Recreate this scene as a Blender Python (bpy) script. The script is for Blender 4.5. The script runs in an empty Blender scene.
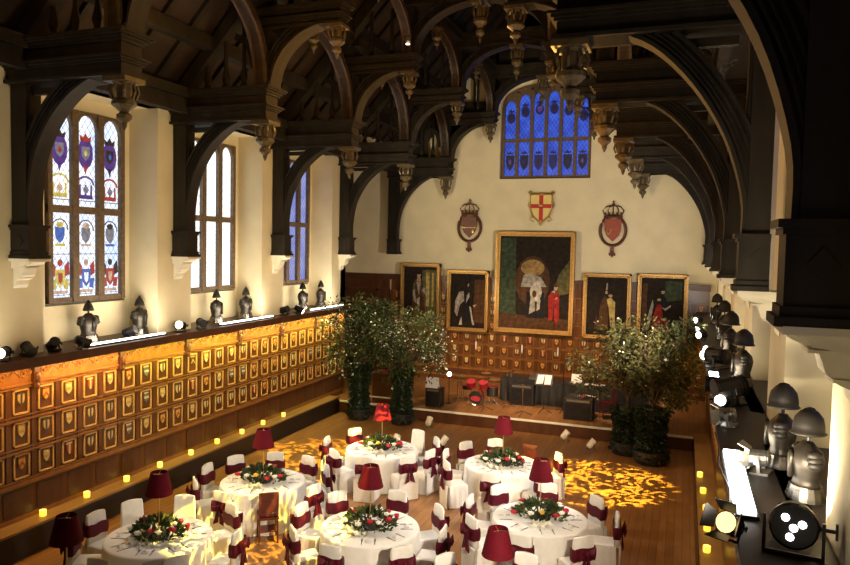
import bpy, math, random
from math import sin, cos, pi, radians as R, sqrt, hypot, atan2
from mathutils import Vector, Matrix
rnd = random.Random(7)
S = bpy.context.scene
COL = S.collection
XC = -4.82                       # centre line of the hall (x across, y along towards the stage, z up)
YE = 24.87                       # end wall
TY = [4.87 + 3.93 * i for i in range(6)]      # roof truss centres

# ---------------------------------------------------------------- camera
cam_d = bpy.data.cameras.new('camera'); cam = bpy.data.objects.new('camera', cam_d); COL.objects.link(cam)
cam_d.sensor_width = 36; cam_d.lens = 707.85 / 850 * 36; cam_d.clip_start = .05; cam_d.clip_end = 200
yaw, pitch, roll = .351, .0526, .0205
F = Vector((-sin(yaw) * cos(pitch), cos(yaw) * cos(pitch), -sin(pitch)))
r0 = Vector((cos(yaw), sin(yaw), 0)); u0 = r0.cross(F)
rr = r0 * cos(roll) + u0 * sin(roll); uu = -r0 * sin(roll) + u0 * cos(roll)
M4 = Matrix.Identity(4)
for i in range(3):
    M4[i][0] = rr[i]; M4[i][1] = uu[i]; M4[i][2] = -F[i]
M4[2][3] = 5.3
cam.matrix_world = M4
S.camera = cam
# ---------------------------------------------------------------- world, exposure
w = bpy.data.worlds.new('world'); S.world = w; w.use_nodes = True
w.node_tree.nodes['Background'].inputs[0].default_value = (.05, .045, .04, 1)
w.node_tree.nodes['Background'].inputs[1].default_value = .3
S.view_settings.view_transform = 'Standard'; S.view_settings.look = 'None'
S.view_settings.exposure = 0; S.view_settings.gamma = 1; S.view_settings.use_curve_mapping = False
S.cycles.max_bounces = 5; S.cycles.diffuse_bounces = 3; S.cycles.glossy_bounces = 2
S.cycles.sample_clamp_indirect = 4; S.cycles.caustics_reflective = False; S.cycles.caustics_refractive = False

# ---------------------------------------------------------------- lights
def light(name, kind, loc, target, energy, color, size=.1, size_y=None, angle=60, blend=.5, spread=None):
    d = bpy.data.lights.new(name, kind); d.energy = energy; d.color = color
    if kind == 'AREA':
        d.size = size
        if size_y: d.shape = 'RECTANGLE'; d.size_y = size_y
        if spread: d.spread = R(spread)
    elif kind == 'SPOT':
        d.spot_size = R(angle); d.spot_blend = blend; d.shadow_soft_size = size
    else: d.shadow_soft_size = size
    o = bpy.data.objects.new(name, d); COL.objects.link(o); o.location = loc
    if target is not None:
        o.rotation_euler = (Vector(target) - Vector(loc)).to_track_quat('-Z', 'Y').to_euler()
    return o
WARM = (1, .70, .36); AMB = (1, .52, .12); CREAM = (1, .84, .60); COOL = (1, .94, .85)
# led strips hidden under the lip of the left and right shelf, washing the panelling
for y, c, e in ((8, AMB, .7), (10, (1, .58, .2), 1.6), (12, (.92, .82, .14), 1.1), (14, (1, .84, .20), 1.4), (16, (1, .86, .28), 1.4), (18, (1, .86, .24), 1.4), (20, (1, .84, .3), 1.4)):
    light('panel_wash', 'AREA', (XC - 5.28, y, 3.08), (XC - 5.60, y, 2.2), 27 * e, c, 1.9, .04)
for y in (6, 10, 14, 18):
    light('panel_wash', 'AREA', (XC + 5.38, y, 3.12), (XC + 5.60, y, 2.3), 14, AMB, 1.9, .05)
# strip lights on the shelves washing the plaster walls
for y in (7.0, 10.9, 14.9, 18.8):
    light('wall_wash', 'AREA', (XC - 5.34, y, 3.42), (XC - 6.0, y, 5.2), 54, (1, .88, .70), 2.1, .1)
for y in (3.2, 6.6, 10.8, 15, 19, 22.5):
    light('wall_wash', 'AREA', (XC + 5.34, y, 3.42), (XC + 5.9, y, 5.4), 9 if y < 4 else 28, CREAM, 2.1, .1)
# stage cans standing on the shelves: on to the end wall, the tables and the far wall
light('can_light', 'SPOT', (XC + 5.2, 5.0, 3.9), (-5.3, 12, .7), 2000, (1, .84, .62), .12, angle=62, blend=.8)
light('can_light', 'SPOT', (XC - 5.2, 9.6, 3.8), (-4.3, 11.5, .7), 650, (1, .72, .35), .12, angle=75, blend=.8)
light('can_light', 'SPOT', (XC - 5.2, 13.4, 3.8), (-3.6, 13.2, .7), 650, COOL, .12, angle=70, blend=.8)
light('can_light', 'SPOT', (XC + 5.2, 12.2, 3.9), (-5.4, 13.0, .7), 900, COOL, .12, angle=70, blend=.8)
light('can_light', 'SPOT', (XC + 5.2, 14.5, 3.9), (-5.4, 24.8, 6.0), 1700, COOL, .2, angle=75, blend=.9)
light('can_light', 'SPOT', (XC - 5.2, 13.9, 3.8), (-4.2, 24.8, 6.5), 1400, (1, .85, .55), .2, angle=70, blend=.9)
light('can_light', 'SPOT', (XC + 5.2, 15.5, 3.9), (-4.9, 24.4, 1.3), 1500, (1, .66, .38), .2, angle=40, blend=.8)
light('can_light', 'SPOT', (XC - 5.2, 17.2, 3.8), (-1.5, 18.6, 2.5), 120, COOL, .12, angle=40, blend=.8)
light('can_light', 'SPOT', (XC + 5.2, 14.0, 3.9), (-8.6, 19.4, 2.8), 200, COOL, .12, angle=30, blend=.8)
for y in (7.5, 12.5, 17.0):
    light('can_light', 'SPOT', (XC + 5.15, y, 3.9), (XC - 5.7, y + 1.2, 6.6), 800, (1, .80, .46), .15, angle=62, blend=1)
for y in (6.5, 12.0, 18.0):
    light('can_light', 'SPOT', (XC - 5.15, y, 3.9), (XC + 5.9, y + .5, 5.2), 260, (1, .84, .56), .15, angle=50, blend=1)
light('can_light', 'SPOT', (XC + 5.15, 10.4, 3.9), (-5.2, 17.6, 0), 1100, (1, .72, .42), .15, angle=60, blend=1)
light('can_light', 'SPOT', (XC - 5.15, 11.0, 3.9), (-2.6, 17.4, 0), 900, (1, .72, .42), .15, angle=55, blend=1)
light('stage_fill_spot', 'SPOT', (-6.6, 16.0, 7.5), (-5.6, 22.8, .8), 2500, (1, .68, .40), .1, angle=52, blend=.8)  # two unseen spots added in mid-air to brighten stage and end panelling
light('stage_fill_spot', 'SPOT', (-3.0, 16.0, 7.5), (-3.2, 22.8, .8), 2200, (1, .68, .40), .1, angle=52, blend=.8)
light('jamb_fill', 'AREA', (XC + 5.42, 5.7, 3.5), (XC + 6.3, 8.2, 6.2), 60, CREAM, .9, .1)  # unseen area light added to brighten the right window jamb
# unseen spots without fixtures, added overhead to brighten the tables
for x, y, e in ((-7.2, 9.8, 260), (-4.6, 10.6, 230), (-2.0, 10.6, 230), (-6.1, 13.9, 200), (-3.4, 13.9, 220), (-2.2, 8.2, 180)):
    light('table_fill_spot', 'SPOT', (x * .55 - 2.2, y + .4, 7.4), (x, y, .7), e * 2.6, (1, .93, .82), .08, angle=38, blend=.7)
# amber uplight in the roof
for x, y, z, e in ((-7.2, 14.3, 8.4, 34), (-6.8, 11.4, 8.6, 42), (-8.9, 10.6, 9.0, 12), (-7.2, 18.0, 8.5, 10), (-4.4, 14.0, 8.7, 70), (-2.2, 12.0, 6.6, 80), (-9.0, 6.9, 9.0, 12), (-5.6, 18.4, 8.4, 12), (-3.0, 9.5, 7.6, 22), (-2.4, 15.9, 6.6, 55)):
    light('roof_uplight', 'POINT', (x, y, z), None, e, (1, .47, .09), .15)
for y in (7.5, 12, 17):
    light('roof_glow', 'AREA', (XC, y, 6.9), (XC, y, 12), 22, (1, .60, .22), 4)

# ---------------------------------------------------------------- materials
MATS = {}
def nt(name):
    m = bpy.data.materials.new(name); m.use_nodes = True
    n = m.node_tree; b = n.nodes['Principled BSDF']
    MATS[name] = m
    return m, n, b
def coords(n, scale=(1, 1, 1), kind='Object'):
    t = n.nodes.new('ShaderNodeTexCoord'); mp = n.nodes.new('ShaderNodeMapping')
    mp.inputs['Scale'].default_value = scale
    n.links.new(t.outputs[kind], mp.inputs[0]); return mp.outputs[0]
def ramp(n, fac, stops):
    r = n.nodes.new('ShaderNodeValToRGB'); e = r.color_ramp.elements
    while len(e) < len(stops): e.new(.5)
    for k, (p, c) in enumerate(stops):
        e[k].position = p; e[k].color = (*c, 1)
    n.links.new(fac, r.inputs[0]); return r.outputs[0]
def noise(n, vec, scale, detail=3, rough=.5):
    t = n.nodes.new('ShaderNodeTexNoise'); t.inputs['Scale'].default_value = scale; t.inputs['Detail'].default_value = detail
    t.inputs['Roughness'].default_value = rough
    n.links.new(vec, t.inputs['Vector']); return t.outputs[0]
def bump(n, b, h, strength=.2, dist=.01):
    p = n.nodes.new('ShaderNodeBump'); p.inputs['Strength'].default_value = strength; p.inputs['Distance'].default_value = dist
    n.links.new(h, p.inputs['Height']); n.links.new(p.outputs[0], b.inputs['Normal'])
def mat(name, col, rough=.6, metal=0, var=.25, scale=6, stretch=(1, 1, 1), bmp=.1, spec=.5, sheen=0, coat=0):
    m, n, b = nt(name)
    v = coords(n, stretch); f = noise(n, v, scale, 4)
    lo = tuple(max(0, c * (1 - var)) for c in col); hi = tuple(min(1, c * (1 + var)) for c in col)
    n.links.new(ramp(n, f, [(.3, lo), (.7, hi)]), b.inputs['Base Color'])
    b.inputs['Roughness'].default_value = rough; b.inputs['Metallic'].default_value = metal
    b.inputs['Specular IOR Level'].default_value = spec
    if sheen: b.inputs['Sheen Weight'].default_value = sheen
    if coat: b.inputs['Coat Weight'].default_value = coat
    if bmp: bump(n, b, f, bmp)
    return m
def emis(name, col, strength, var=0, scale=8, base=(.5, .5, .5)):
    m, n, b = nt(name)
    b.inputs['Base Color'].default_value = (*base, 1)
    b.inputs['Emission Strength'].default_value = strength
    if var:
        f = noise(n, coords(n), scale, 4)
        n.links.new(ramp(n, f, [(.3, tuple(c * (1 - var) for c in col)), (.7, col)]), b.inputs['Emission Color'])
    else: b.inputs['Emission Color'].default_value = (*col, 1)
    return m
mat('plaster', (.76, .66, .42), .8, var=.06, scale=1.6, bmp=.05)
mat('stone', (.78, .72, .55), .75, var=.06, scale=5)
mat('black_oak', (.020, .0148, .0078), .60, var=.45, scale=5, stretch=(1, 1, .2), bmp=.15, spec=.28)
mat('lit_pendant_oak', (.10, .072, .032), .36, var=.4, scale=14, bmp=.3)  # roof pendants: golden lamplight put into a lighter oak colour
mat('roof_board', (.026, .013, .005), .65, var=.4, scale=3, stretch=(1, .15, 1), bmp=.2)
mat('oak', (.115, .042, .011), .30, var=.3, scale=5, stretch=(1, 1, .25), bmp=.06)
mat('oak_rail', (.24, .10, .026), .32, var=.25, scale=7, bmp=.05)
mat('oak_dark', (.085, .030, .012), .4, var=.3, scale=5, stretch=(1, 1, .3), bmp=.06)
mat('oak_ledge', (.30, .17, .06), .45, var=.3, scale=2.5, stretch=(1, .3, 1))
mat('blackish_oak', (.018, .012, .008), .5, var=.3, scale=4)  # nearly black oak: ledge fronts, right shelf, alcove door
mat('gold', (.62, .40, .12), .38, .75, var=.25, scale=25, bmp=.3)
mat('gilt_frame', (.50, .29, .085), .42, .55, var=.35, scale=30, bmp=.5)
mat('bronze', (.13, .055, .03), .5, .4, var=.3, scale=25)
mat('cloth_white', (.80, .79, .76), .85, var=.04, scale=9, bmp=.05, sheen=.2)
mat('cover_white', (.78, .76, .72), .85, var=.05, scale=14, bmp=.1, sheen=.2)
mat('burgundy', (.078, .004, .013), .55, var=.3, scale=20, bmp=.15, spec=.2)
mat('crimson_shade', (.105, .003, .010), .75, var=.12, scale=30, spec=.15)
mat('shade_lining', (.75, .6, .4), .8)
mat('brass', (.75, .58, .28), .28, .9, var=.1)
mat('leaf_dark', (.042, .062, .022), .55, var=.5, scale=9, bmp=0, spec=.15)
mat('leaf_light', (.10, .115, .045), .8, var=.4, scale=7, bmp=0, spec=.15)
mat('ivy', (.012, .026, .009), .5, var=.5, scale=8, bmp=0)
mat('blossom', (.74, .72, .64), .7, var=.25, scale=12, bmp=0)
mat('red_petal', (.50, .012, .03), .6, var=.3, scale=20)
mat('white_petal', (.85, .82, .72), .6, var=.08)
mat('yellow_petal', (.80, .50, .06), .6, var=.1)
mat('black_metal', (.015, .015, .017), .35, .3, var=.2)
mat('black_vinyl', (.016, .016, .018), .5, var=.2)
mat('steel', (.13, .12, .105), .26, .95, var=.35, scale=9)
mat('helmet_dark', (.020, .017, .014), .5, .3, var=.4)
mat('armour_dark', (.045, .038, .03), .42, .6, var=.4, scale=8)
mat('chrome', (.7, .7, .7), .15, 1, var=.05)
mat('aluminium', (.30, .29, .27), .35, .8, var=.15, scale=20)
mat('drum_red', (.30, .010, .02), .3, var=.1)
mat('drum_skin', (.42, .03, .05), .5, var=.1)
mat('paper', (.85, .85, .85), .7, var=.03)
mat('wine_red', (.42, .01, .05), .15, var=.1)
mat('mahogany', (.09, .018, .012), .35, var=.25, scale=9)
mat('trunk', (.06, .04, .025), .8, var=.3)
mat('window_wood', (.13, .085, .045), .6, var=.3, scale=12, bmp=.1)
mat('cutlery', (.20, .20, .20), .3, .9, var=.1)
mat('edge_tape', (.85, .82, .72), .5, var=.03)
mat('red_cloth', (.45, .02, .05), .7, var=.2)
for nm, c in dict(sh_cream=(.58, .46, .24), sh_red=(.34, .05, .025), sh_gold=(.52, .33, .07), sh_blue=(.14, .15, .20), sh_green=(.15, .19, .12), sh_black=(.09, .06, .035)).items():
    mat(nm, c, .4, var=.2, scale=40)
for nm, c in dict(p_ground=(.018, .012, .008), p_brown=(.07, .033, .015), p_olive=(.10, .09, .035), p_sky=(.30, .19, .07), p_grey=(.28, .26, .22), p_white=(.40, .36, .30), p_red=(.24, .02, .016), p_skin=(.42, .26, .17), p_yellow=(.40, .30, .10), p_green=(.04, .055, .03), p_black=(.012, .011, .012), p_teal=(.07, .09, .10)).items():
    mat(nm, c, .75, var=.45, scale=7, spec=.15)
mat('s_yellow', (.78, .62, .20), .45, var=.1)
mat('s_red', (.50, .02, .02), .45, var=.1)
emis('tube_glow', (1, .93, .8), 7); emis('lens_glow', (1, .86, .6), 9); emis('lens_cool', (1, .98, .92), 6); emis('lens_amber', (1, .66, .26), 2.2)
emis('tube_bright', (1, 1, .97), 9)
emis('candle_glow', (1, .62, .04), 1.6); emis('candle_flame', (1, .85, .35), 6)

# floor boards
m, n, b = nt('floor_boards')
v = coords(n)
bk = n.nodes.new('ShaderNodeTexBrick'); bk.inputs['Scale'].default_value = 1
bk.inputs['Brick Width'].default_value = 2.4; bk.inputs['Row Height'].default_value = .14; bk.inputs['Mortar Size'].default_value = .004
bk.inputs['Color1'].default_value = (.40, .20, .075, 1); bk.inputs['Color2'].default_value = (.30, .14, .05, 1); bk.inputs['Mortar'].default_value = (.10, .045, .018, 1)
rt = n.nodes.new('ShaderNodeMapping'); rt.inputs['Rotation'].default_value = (0, 0, pi / 2)
n.links.new(v, rt.inputs[0]); n.links.new(rt.outputs[0], bk.inputs['Vector'])
mx = n.nodes.new('ShaderNodeMixRGB'); mx.blend_type = 'MULTIPLY'; mx.inputs[0].default_value = .55
n.links.new(bk.outputs[0], mx.inputs[1]); n.links.new(ramp(n, noise(n, coords(n, (3, .5, 1)), 3, 5), [(.3, (.55, .5, .45)), (.7, (1, 1, 1))]), mx.inputs[2])
n.links.new(mx.outputs[0], b.inputs['Base Color']); b.inputs['Roughness'].default_value = .42
# stained and leaded window glass: backlit, diamond leading
def glass(name, col, strength, lead=.12, vary=None, per=.10, nscale=2.2):
    m, n, b = nt(name)
    b.inputs['Base Color'].default_value = (.02, .02, .02, 1); b.inputs['Roughness'].default_value = .3
    t = n.nodes.new('ShaderNodeTexCoord'); sp = n.nodes.new('ShaderNodeSeparateXYZ'); n.links.new(t.outputs['Object'], sp.inputs[0])
    def mth(op, a, b_=None):
        q = n.nodes.new('ShaderNodeMath'); q.operation = op
        for i, x in enumerate((a, b_)):
            if x is None: continue
            if isinstance(x, (int, float)): q.inputs[i].default_value = x
            else: n.links.new(x, q.inputs[i])
        return q.outputs[0]
    a = mth('ADD', mth('MULTIPLY', sp.outputs[0], 1.5), sp.outputs[2]); c = mth('SUBTRACT', mth('MULTIPLY', sp.outputs[0], 1.5), sp.outputs[2])
    fa = mth('PINGPONG', a, per); fc = mth('PINGPONG', c, per)
    line = mth('GREATER_THAN', mth('MINIMUM', fa, fc), per * lead)
    lo = vary or tuple(x * .8 for x in col)
    colr = ramp(n, noise(n, t.outputs['Object'], nscale, 2), [(.35, lo), (.65, col)])
    k = mth('ADD', mth('MULTIPLY', line, .75), .25)
    n.links.new(colr, b.inputs['Emission Color']); n.links.new(mth('MULTIPLY', k, strength), b.inputs['Emission Strength'])
    return m
glass('glass_white', (1, .98, .93), 1.35, .1, (.62, .74, 1), nscale=.9)
glass('glass_day', (1, .97, .9), 1.7, .06, (.85, .92, 1))
glass('glass_dusk', (.42, .48, .95), .8, .1, (.25, .32, .85))
glass('glass_blue', (.06, .16, .95), .78, .12, (.03, .08, .62), nscale=2.5)
for nm, c, s in (('gl_purple', (.22, .08, .55), .5), ('gl_red', (.75, .06, .03), .7), ('gl_yellow', (.95, .75, .15), .9), ('gl_blue', (.10, .25, .9), .7),
                 ('gl_lead', (.10, .06, .05), .3), ('gl_peach', (.95, .62, .45), .8), ('gl_navy', (.012, .018, .16), .5), ('gl_indigo', (.03, .04, .42), .6), ('gl_grey', (.45, .42, .5), .6)):
    emis(nm, c, s * (.35 if nm in ('gl_navy', 'gl_indigo') else 1), var=.6, scale=14, base=(.02, .02, .02))

# ---------------------------------------------------------------- mesh helpers
class MB:
    def __init__(s): s.v = []; s.f = []; s.m = []; s.cur = 0
    def add(s, vs, fs, mi=None):
        b = len(s.v); s.v += [tuple(x) for x in vs]
        for f in fs: s.f.append(tuple(i + b for i in f)); s.m.append(s.cur if mi is None else mi)
        return s
    def box(s, x0, x1, y0, y1, z0, z1, mi=None):
        x0, x1 = min(x0, x1), max(x0, x1); y0, y1 = min(y0, y1), max(y0, y1)
        return s.add([(x, y, z) for x in (x0, x1) for y in (y0, y1) for z in (z0, z1)],
                     [(0, 1, 3, 2), (4, 6, 7, 5), (0, 4, 5, 1), (2, 3, 7, 6), (0, 2, 6, 4), (1, 5, 7, 3)], mi)
    def prism(s, poly, a, b, ax='y', mi=None):
        n = len(poly)
        def P(p, t): return (p[0], t, p[1]) if ax == 'y' else ((t, p[0], p[1]) if ax == 'x' else (p[0], p[1], t))
        return s.add([P(p, a) for p in poly] + [P(p, b) for p in poly],
                     [tuple(range(n)), tuple(range(2 * n - 1, n - 1, -1))] + [(i, i + n, (i + 1) % n + n, (i + 1) % n) for i in range(n)], mi)
    def strip(s, A, B, y0, y1, ax='y', mi=None):       # solid band between two curves in a plane
        n = len(A)
        def P(p, t): return (p[0], t, p[1]) if ax == 'y' else (t, p[0], p[1])
        vs = [P(p, y0) for p in A] + [P(p, y0) for p in B] + [P(p, y1) for p in A] + [P(p, y1) for p in B]
        fs = []
        for i in range(n - 1):
            fs += [(i, i + 1, n + i + 1, n + i), (2 * n + i, 3 * n + i, 3 * n + i + 1, 2 * n + i + 1), (i, 2 * n + i, 2 * n + i + 1, i + 1), (n + i, n + i + 1, 3 * n + i + 1, 3 * n + i)]
        fs += [(0, n, 3 * n, 2 * n), (n - 1, 3 * n - 1, 4 * n - 1, 2 * n - 1)]
        return s.add(vs, fs, mi)
    def lathe(s, prof, c=(0, 0, 0), n=12, sx=1, sy=1, mi=None, rot=None):
        vs = []
        for r, z in prof:
            for k in range(n):
                a = 2 * pi * k / n; p = Vector((r * cos(a) * sx, r * sin(a) * sy, z))
                if rot is not None: p = rot @ p
                vs.append((p[0] + c[0], p[1] + c[1], p[2] + c[2]))
        fs = []
        for j in range(len(prof) - 1):
            for k in range(n): fs.append((j * n + k, j * n + (k + 1) % n, (j + 1) * n + (k + 1) % n, (j + 1) * n + k))
        fs.append(tuple(range(n - 1, -1, -1))); fs.append(tuple((len(prof) - 1) * n + k for k in range(n)))
        return s.add(vs, fs, mi)
    def tube(s, pts, r, n=6, mi=None, closed=False):
        pts = [Vector(p) for p in pts]; vs = []; N = len(pts)
        for i, p in enumerate(pts):
            d = (pts[min(i + 1, N - 1)] - pts[max(i - 1, 0)]) if not closed else (pts[(i + 1) % N] - pts[i - 1])
            d.normalize(); a = d.orthogonal() if abs(d.z) > .9 else d.cross(Vector((0, 0, 1))); a.normalize(); b = d.cross(a)
            q = r[i] if isinstance(r, (list, tuple)) else r
            for k in range(n):
                t = 2 * pi * k / n; vs.append(p + (a * cos(t) + b * sin(t)) * q)
        fs = []
        for i in range(N if closed else N - 1):
            j = (i + 1) % N
            for k in range(n): fs.append((i * n + k, i * n + (k + 1) % n, j * n + (k + 1) % n, j * n + k))
        if not closed: fs += [tuple(range(n - 1, -1, -1)), tuple((N - 1) * n + k for k in range(n))]
        return s.add(vs, fs, mi)
    def ball(s, c, rx, ry=None, rz=None, n=8, mi=None):
        ry = ry or rx; rz = rz or rx; m_ = max(4, n // 2 + 1)
        prof = [(max(.02, sin(pi * j / m_)), -cos(pi * j / m_)) for j in range(m_ + 1)]
        vs = []; 
        for r, z in prof:
            for k in range(n): a = 2 * pi * k / n; vs.append((c[0] + r * cos(a) * rx, c[1] + r * sin(a) * ry, c[2] + z * rz))
        fs = [(j * n + k, j * n + (k + 1) % n, (j + 1) * n + (k + 1) % n, (j + 1) * n + k) for j in range(m_) for k in range(n)]
        fs += [tuple(range(n - 1, -1, -1)), tuple(m_ * n + k for k in range(n))]
        return s.add(vs, fs, mi)
    def leaf(s, c, d, size, mi=None, asp=.5):
        c = Vector(c); d = Vector(d).normalized(); a = d.orthogonal().normalized(); a.rotate(Matrix.Rotation(rnd.uniform(0, 6.3), 3, d))
        a *= size * asp; d = d * size
        nn = a.cross(d).normalized() * size * .12
        return s.add([c, c + d * .5 + a * .5, c + d, c + d * .5 - a * .5, c + d * .5 + nn], [(0, 1, 4), (1, 2, 4), (2, 3, 4), (3, 0, 4)], mi)
    def build(s, name, mats, parent=None, loc=None, smooth=False, rot=None, bevel=0, sub=0):
        me = bpy.data.meshes.new(name); me.from_pydata(s.v, [], s.f)
        if isinstance(mats, str): mats = [mats]
        for q in mats: me.materials.append(MATS[q])
        me.polygons.foreach_set('material_index', s.m)
        if smooth: me.polygons.foreach_set('use_smooth', [True] * len(s.f))
        me.validate(); me.update()
        o = bpy.data.objects.new(name, me); COL.objects.link(o)
        if parent: o.parent = parent
        if loc: o.location = loc
        if rot: o.rotation_euler = rot
        if bevel:
            q = o.modifiers.new('bevel', 'BEVEL'); q.width = bevel; q.segments = 2; q.limit_method = 'ANGLE'
        if sub:
            q = o.modifiers.new('subdivision', 'SUBSURF'); q.levels = sub; q.render_levels = sub
        return o
def tag(o, label, cat=None, group=None, kind=None):
    if label: o['label'] = label
    if cat: o['category'] = cat
    if group: o['group'] = group
    if kind: o['kind'] = kind
    return o
def thing(name, label, cat, loc=(0, 0, 0), rz=0, group=None):
    o = bpy.data.objects.new(name, None); COL.objects.link(o); o.empty_display_size = .1
    o.location = loc; o.rotation_euler = (0, 0, rz)
    return tag(o, label, cat, group)
def struct(o, label=None): o['kind'] = 'structure'; (label and tag(o, label)); return o
KIDS = {}
def copy_tree(o, parent=None):
    c = o.copy(); COL.objects.link(c)
    if parent: c.parent = parent; c.matrix_parent_inverse = o.matrix_parent_inverse
    for ch in list(o.children): copy_tree(ch, c)
    return c
def place(proto, used, loc, rz=0, label=None, group=None, scale=None):
    o = proto if not used else copy_tree(proto)
    o.location = loc; o.rotation_euler = (0, 0, rz)
    if label: o['label'] = label
    if group: o['group'] = group
    if scale: o.scale = (scale,) * 3 if not hasattr(scale, '__len__') else scale
    return o
def spline(P, n=5):                                  # catmull-rom through 2-D points
    out = []; Q = [P[0]] + list(P) + [P[-1]]
    for i in range(1, len(Q) - 2):
        a, b, c, d = Q[i - 1:i + 3]
        for k in range(n):
            t = k / n
            out.append(tuple(.5 * (2 * b[j] + (c[j] - a[j]) * t + (2 * a[j] - 5 * b[j] + 4 * c[j] - d[j]) * t * t + (3 * b[j] - a[j] - 3 * c[j] + d[j]) * t ** 3) for j in (0, 1)))
    out.append(tuple(P[-1])); return out
def offset(P, d):
    out = []
    for i, p in enumerate(P):
        a = P[max(0, i - 1)]; b = P[min(len(P) - 1, i + 1)]; tx, tz = b[0] - a[0], b[1] - a[1]; L = hypot(tx, tz) or 1
        out.append((p[0] + tz / L * d, p[1] - tx / L * d))
    return out
ORD = ['first', 'second', 'third', 'fourth', 'fifth', 'sixth', 'seventh', 'eighth', 'ninth', 'tenth', 'eleventh', 'twelfth']

# ================================================================ STRUCTURE
WL, WR = XC - 5.65, XC + 5.65          # faces of the wall piers
GL, GR = XC - 6.4, XC + 6.4            # back of the window recesses
f = MB(); f.box(XC - 8.5, XC + 7, -1.5, YE + .6, -.2, 0); struct(f.build('floor', 'floor_boards'))
def side_wall(s, y_end):
    m = MB(); dx = .19 if s > 0 else 0; X0 = XC + s * (5.65 + dx); X1 = XC + s * (6.4 + dx); X2 = XC + s * 7.2
    bays = [c for c in [4.87 - 1.965 + 3.93 * k + .1 for k in range(6)] if c < y_end]
    edges = [-1.5]
    lo = 1.6 if s < 0 else 1.25
    for c in bays: edges += [c - lo, c + 1.25]
    edges.append(y_end)
    for k in range(0, len(edges), 2): m.box(X0, X2, edges[k], edges[k + 1], 0, 8.6)           # piers
    for c in bays:
        m.box(X0, X2, c - lo, c + 1.25, 0, 3.2); m.box(X0, X2, c - lo, c + 1.25, 8.05, 8.6)
        m.box(X1, X2, c - lo, c + 1.25, 3.2, 4.0); m.box(X1, X2, c - lo, c + 1.25, 7.8, 8.05)
        m.box(X1, X2, c - lo, c - .9, 4.0, 7.8); m.box(X1, X2, c + 1.1, c + 1.25, 4.0, 7.8)
    return m, bays
m, baysL = side_wall(-1, 20.95); m.box(XC - 7, XC - 6.4, 20.4, 20.95, 0, 8.6); struct(m.build('wall_left', 'plaster'))
m, baysR = side_wall(1, YE); struct(m.build('wall_right', 'plaster'))
# end wall with the arched window opening; it runs on to the left behind the open bay
m = MB(); WCX = -4.75; HW = 1.6; ZS = 7.72
arch = [(WCX - HW * 1.0, 10.3)] + [(WCX + HW * cos(pi - pi * k / 16), 10.3 + 1.0 * sin(pi * k / 16) ** .8) for k in range(1, 16)] + [(WCX + HW, 10.3)]
y0, y1 = YE, YE + .5
m.box(XC - 9, XC + 7, y0, y1, 0, ZS); m.box(XC - 9, WCX - HW, y0, y1, ZS, 10.3); m.box(WCX + HW, XC + 7, y0, y1, ZS, 10.3)
top = [(p[0], 15.2) for p in arch]; top[0] = (WCX - HW, 15.2)
m.strip(arch, top, y0, y1); m.box(XC - 9, WCX - HW, y0, y1, 10.3, 15.2); m.box(WCX + HW, XC + 7, y0, y1, 10.3, 15.2)
inn = [(WCX + (p[0] - WCX) * .985, 10.3 + (p[1] - 10.3) * .74) for p in arch]
m.add([(p[0], YE - .001, p[1]) for p in arch] + [(p[0], YE + .32, p[1]) for p in inn] + [(p[0], YE + .32, p[1] + .5) for p in inn], [(i + 17, i + 18, i + 1, i) for i in range(16)] + [(i + 34, i + 35, i + 18, i + 17) for i in range(16)])
struct(m.build('wall_back', 'plaster'))
m = MB(); m.box(XC - 9, XC + 7, -1.9, -1.5, 0, 15.2); struct(m.build('wall_front', 'oak_dark'))
m = MB(); m.box(XC - 8.9, XC - 8.5, 20.4, YE + .5, 0, 8.6); m.box(XC - 8.9, XC - 5.65, 20.6, 20.95, 0, 8.6, 0); m.box(XC - 8.9, XC - 5.3, 20.5, YE, 8.5, 8.9)
struct(m.build('wall_alcove', 'plaster'))
# roof: two boarded slopes with rafters
EAV, RID = 8.35, 14.7
m = MB()
for s in (-1, 1):
    A = [(XC + s * 6.0, EAV - .1), (XC, RID)]; B = [(XC + s * 6.0, EAV + .25), (XC, RID + .35)]
    m.strip(A if s < 0 else A, B, -1.6, YE + .3, mi=0)
    for k in range(7):
        for j in range(5):
            y = TY[0] - 3.93 + 3.93 * k + .79 * (j + 0) 
            if y < YE - .2 and y > -1: m.strip([(XC + s * 5.9, EAV - .14), (XC, RID - .10)], [(XC + s * 5.9, EAV), (XC, RID)], y - .06, y + .06, mi=1)
    for t in (.2, .42, .62, .82):
        x = XC + s * 5.9 * (1 - t); z = EAV + (RID - EAV) * t
        m.box(x - .12, x + .12, -1.5, YE, z - .33, z - .05, 1)
struct(m.build('ceiling', ['roof_board', 'black_oak']))
# cornice beams along the wall heads
for s, nm, ye in ((-1, 'trim_1', YE), (1, 'trim_2', YE)):
    m = MB(); m.box(XC + s * 5.2, XC + s * 5.9, -1.5, ye, 8.05, 8.4); m.box(XC + s * 5.1, XC + s * 5.3, -1.5, ye, 8.3, 8.5); m.box(XC + s * 5.15, XC + s * 5.3, -1.5, ye, 7.98, 8.1)
    struct(m.build(nm, 'black_oak'))
# side ledges
for s, ye, nm in ((-1, 19.8, 'trim_3'), (1, 19.8, 'trim_4')):
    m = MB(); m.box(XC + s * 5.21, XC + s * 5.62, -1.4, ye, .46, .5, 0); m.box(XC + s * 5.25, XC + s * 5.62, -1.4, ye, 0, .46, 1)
    struct(m.build(nm, ['oak_ledge', 'blackish_oak']))
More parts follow.
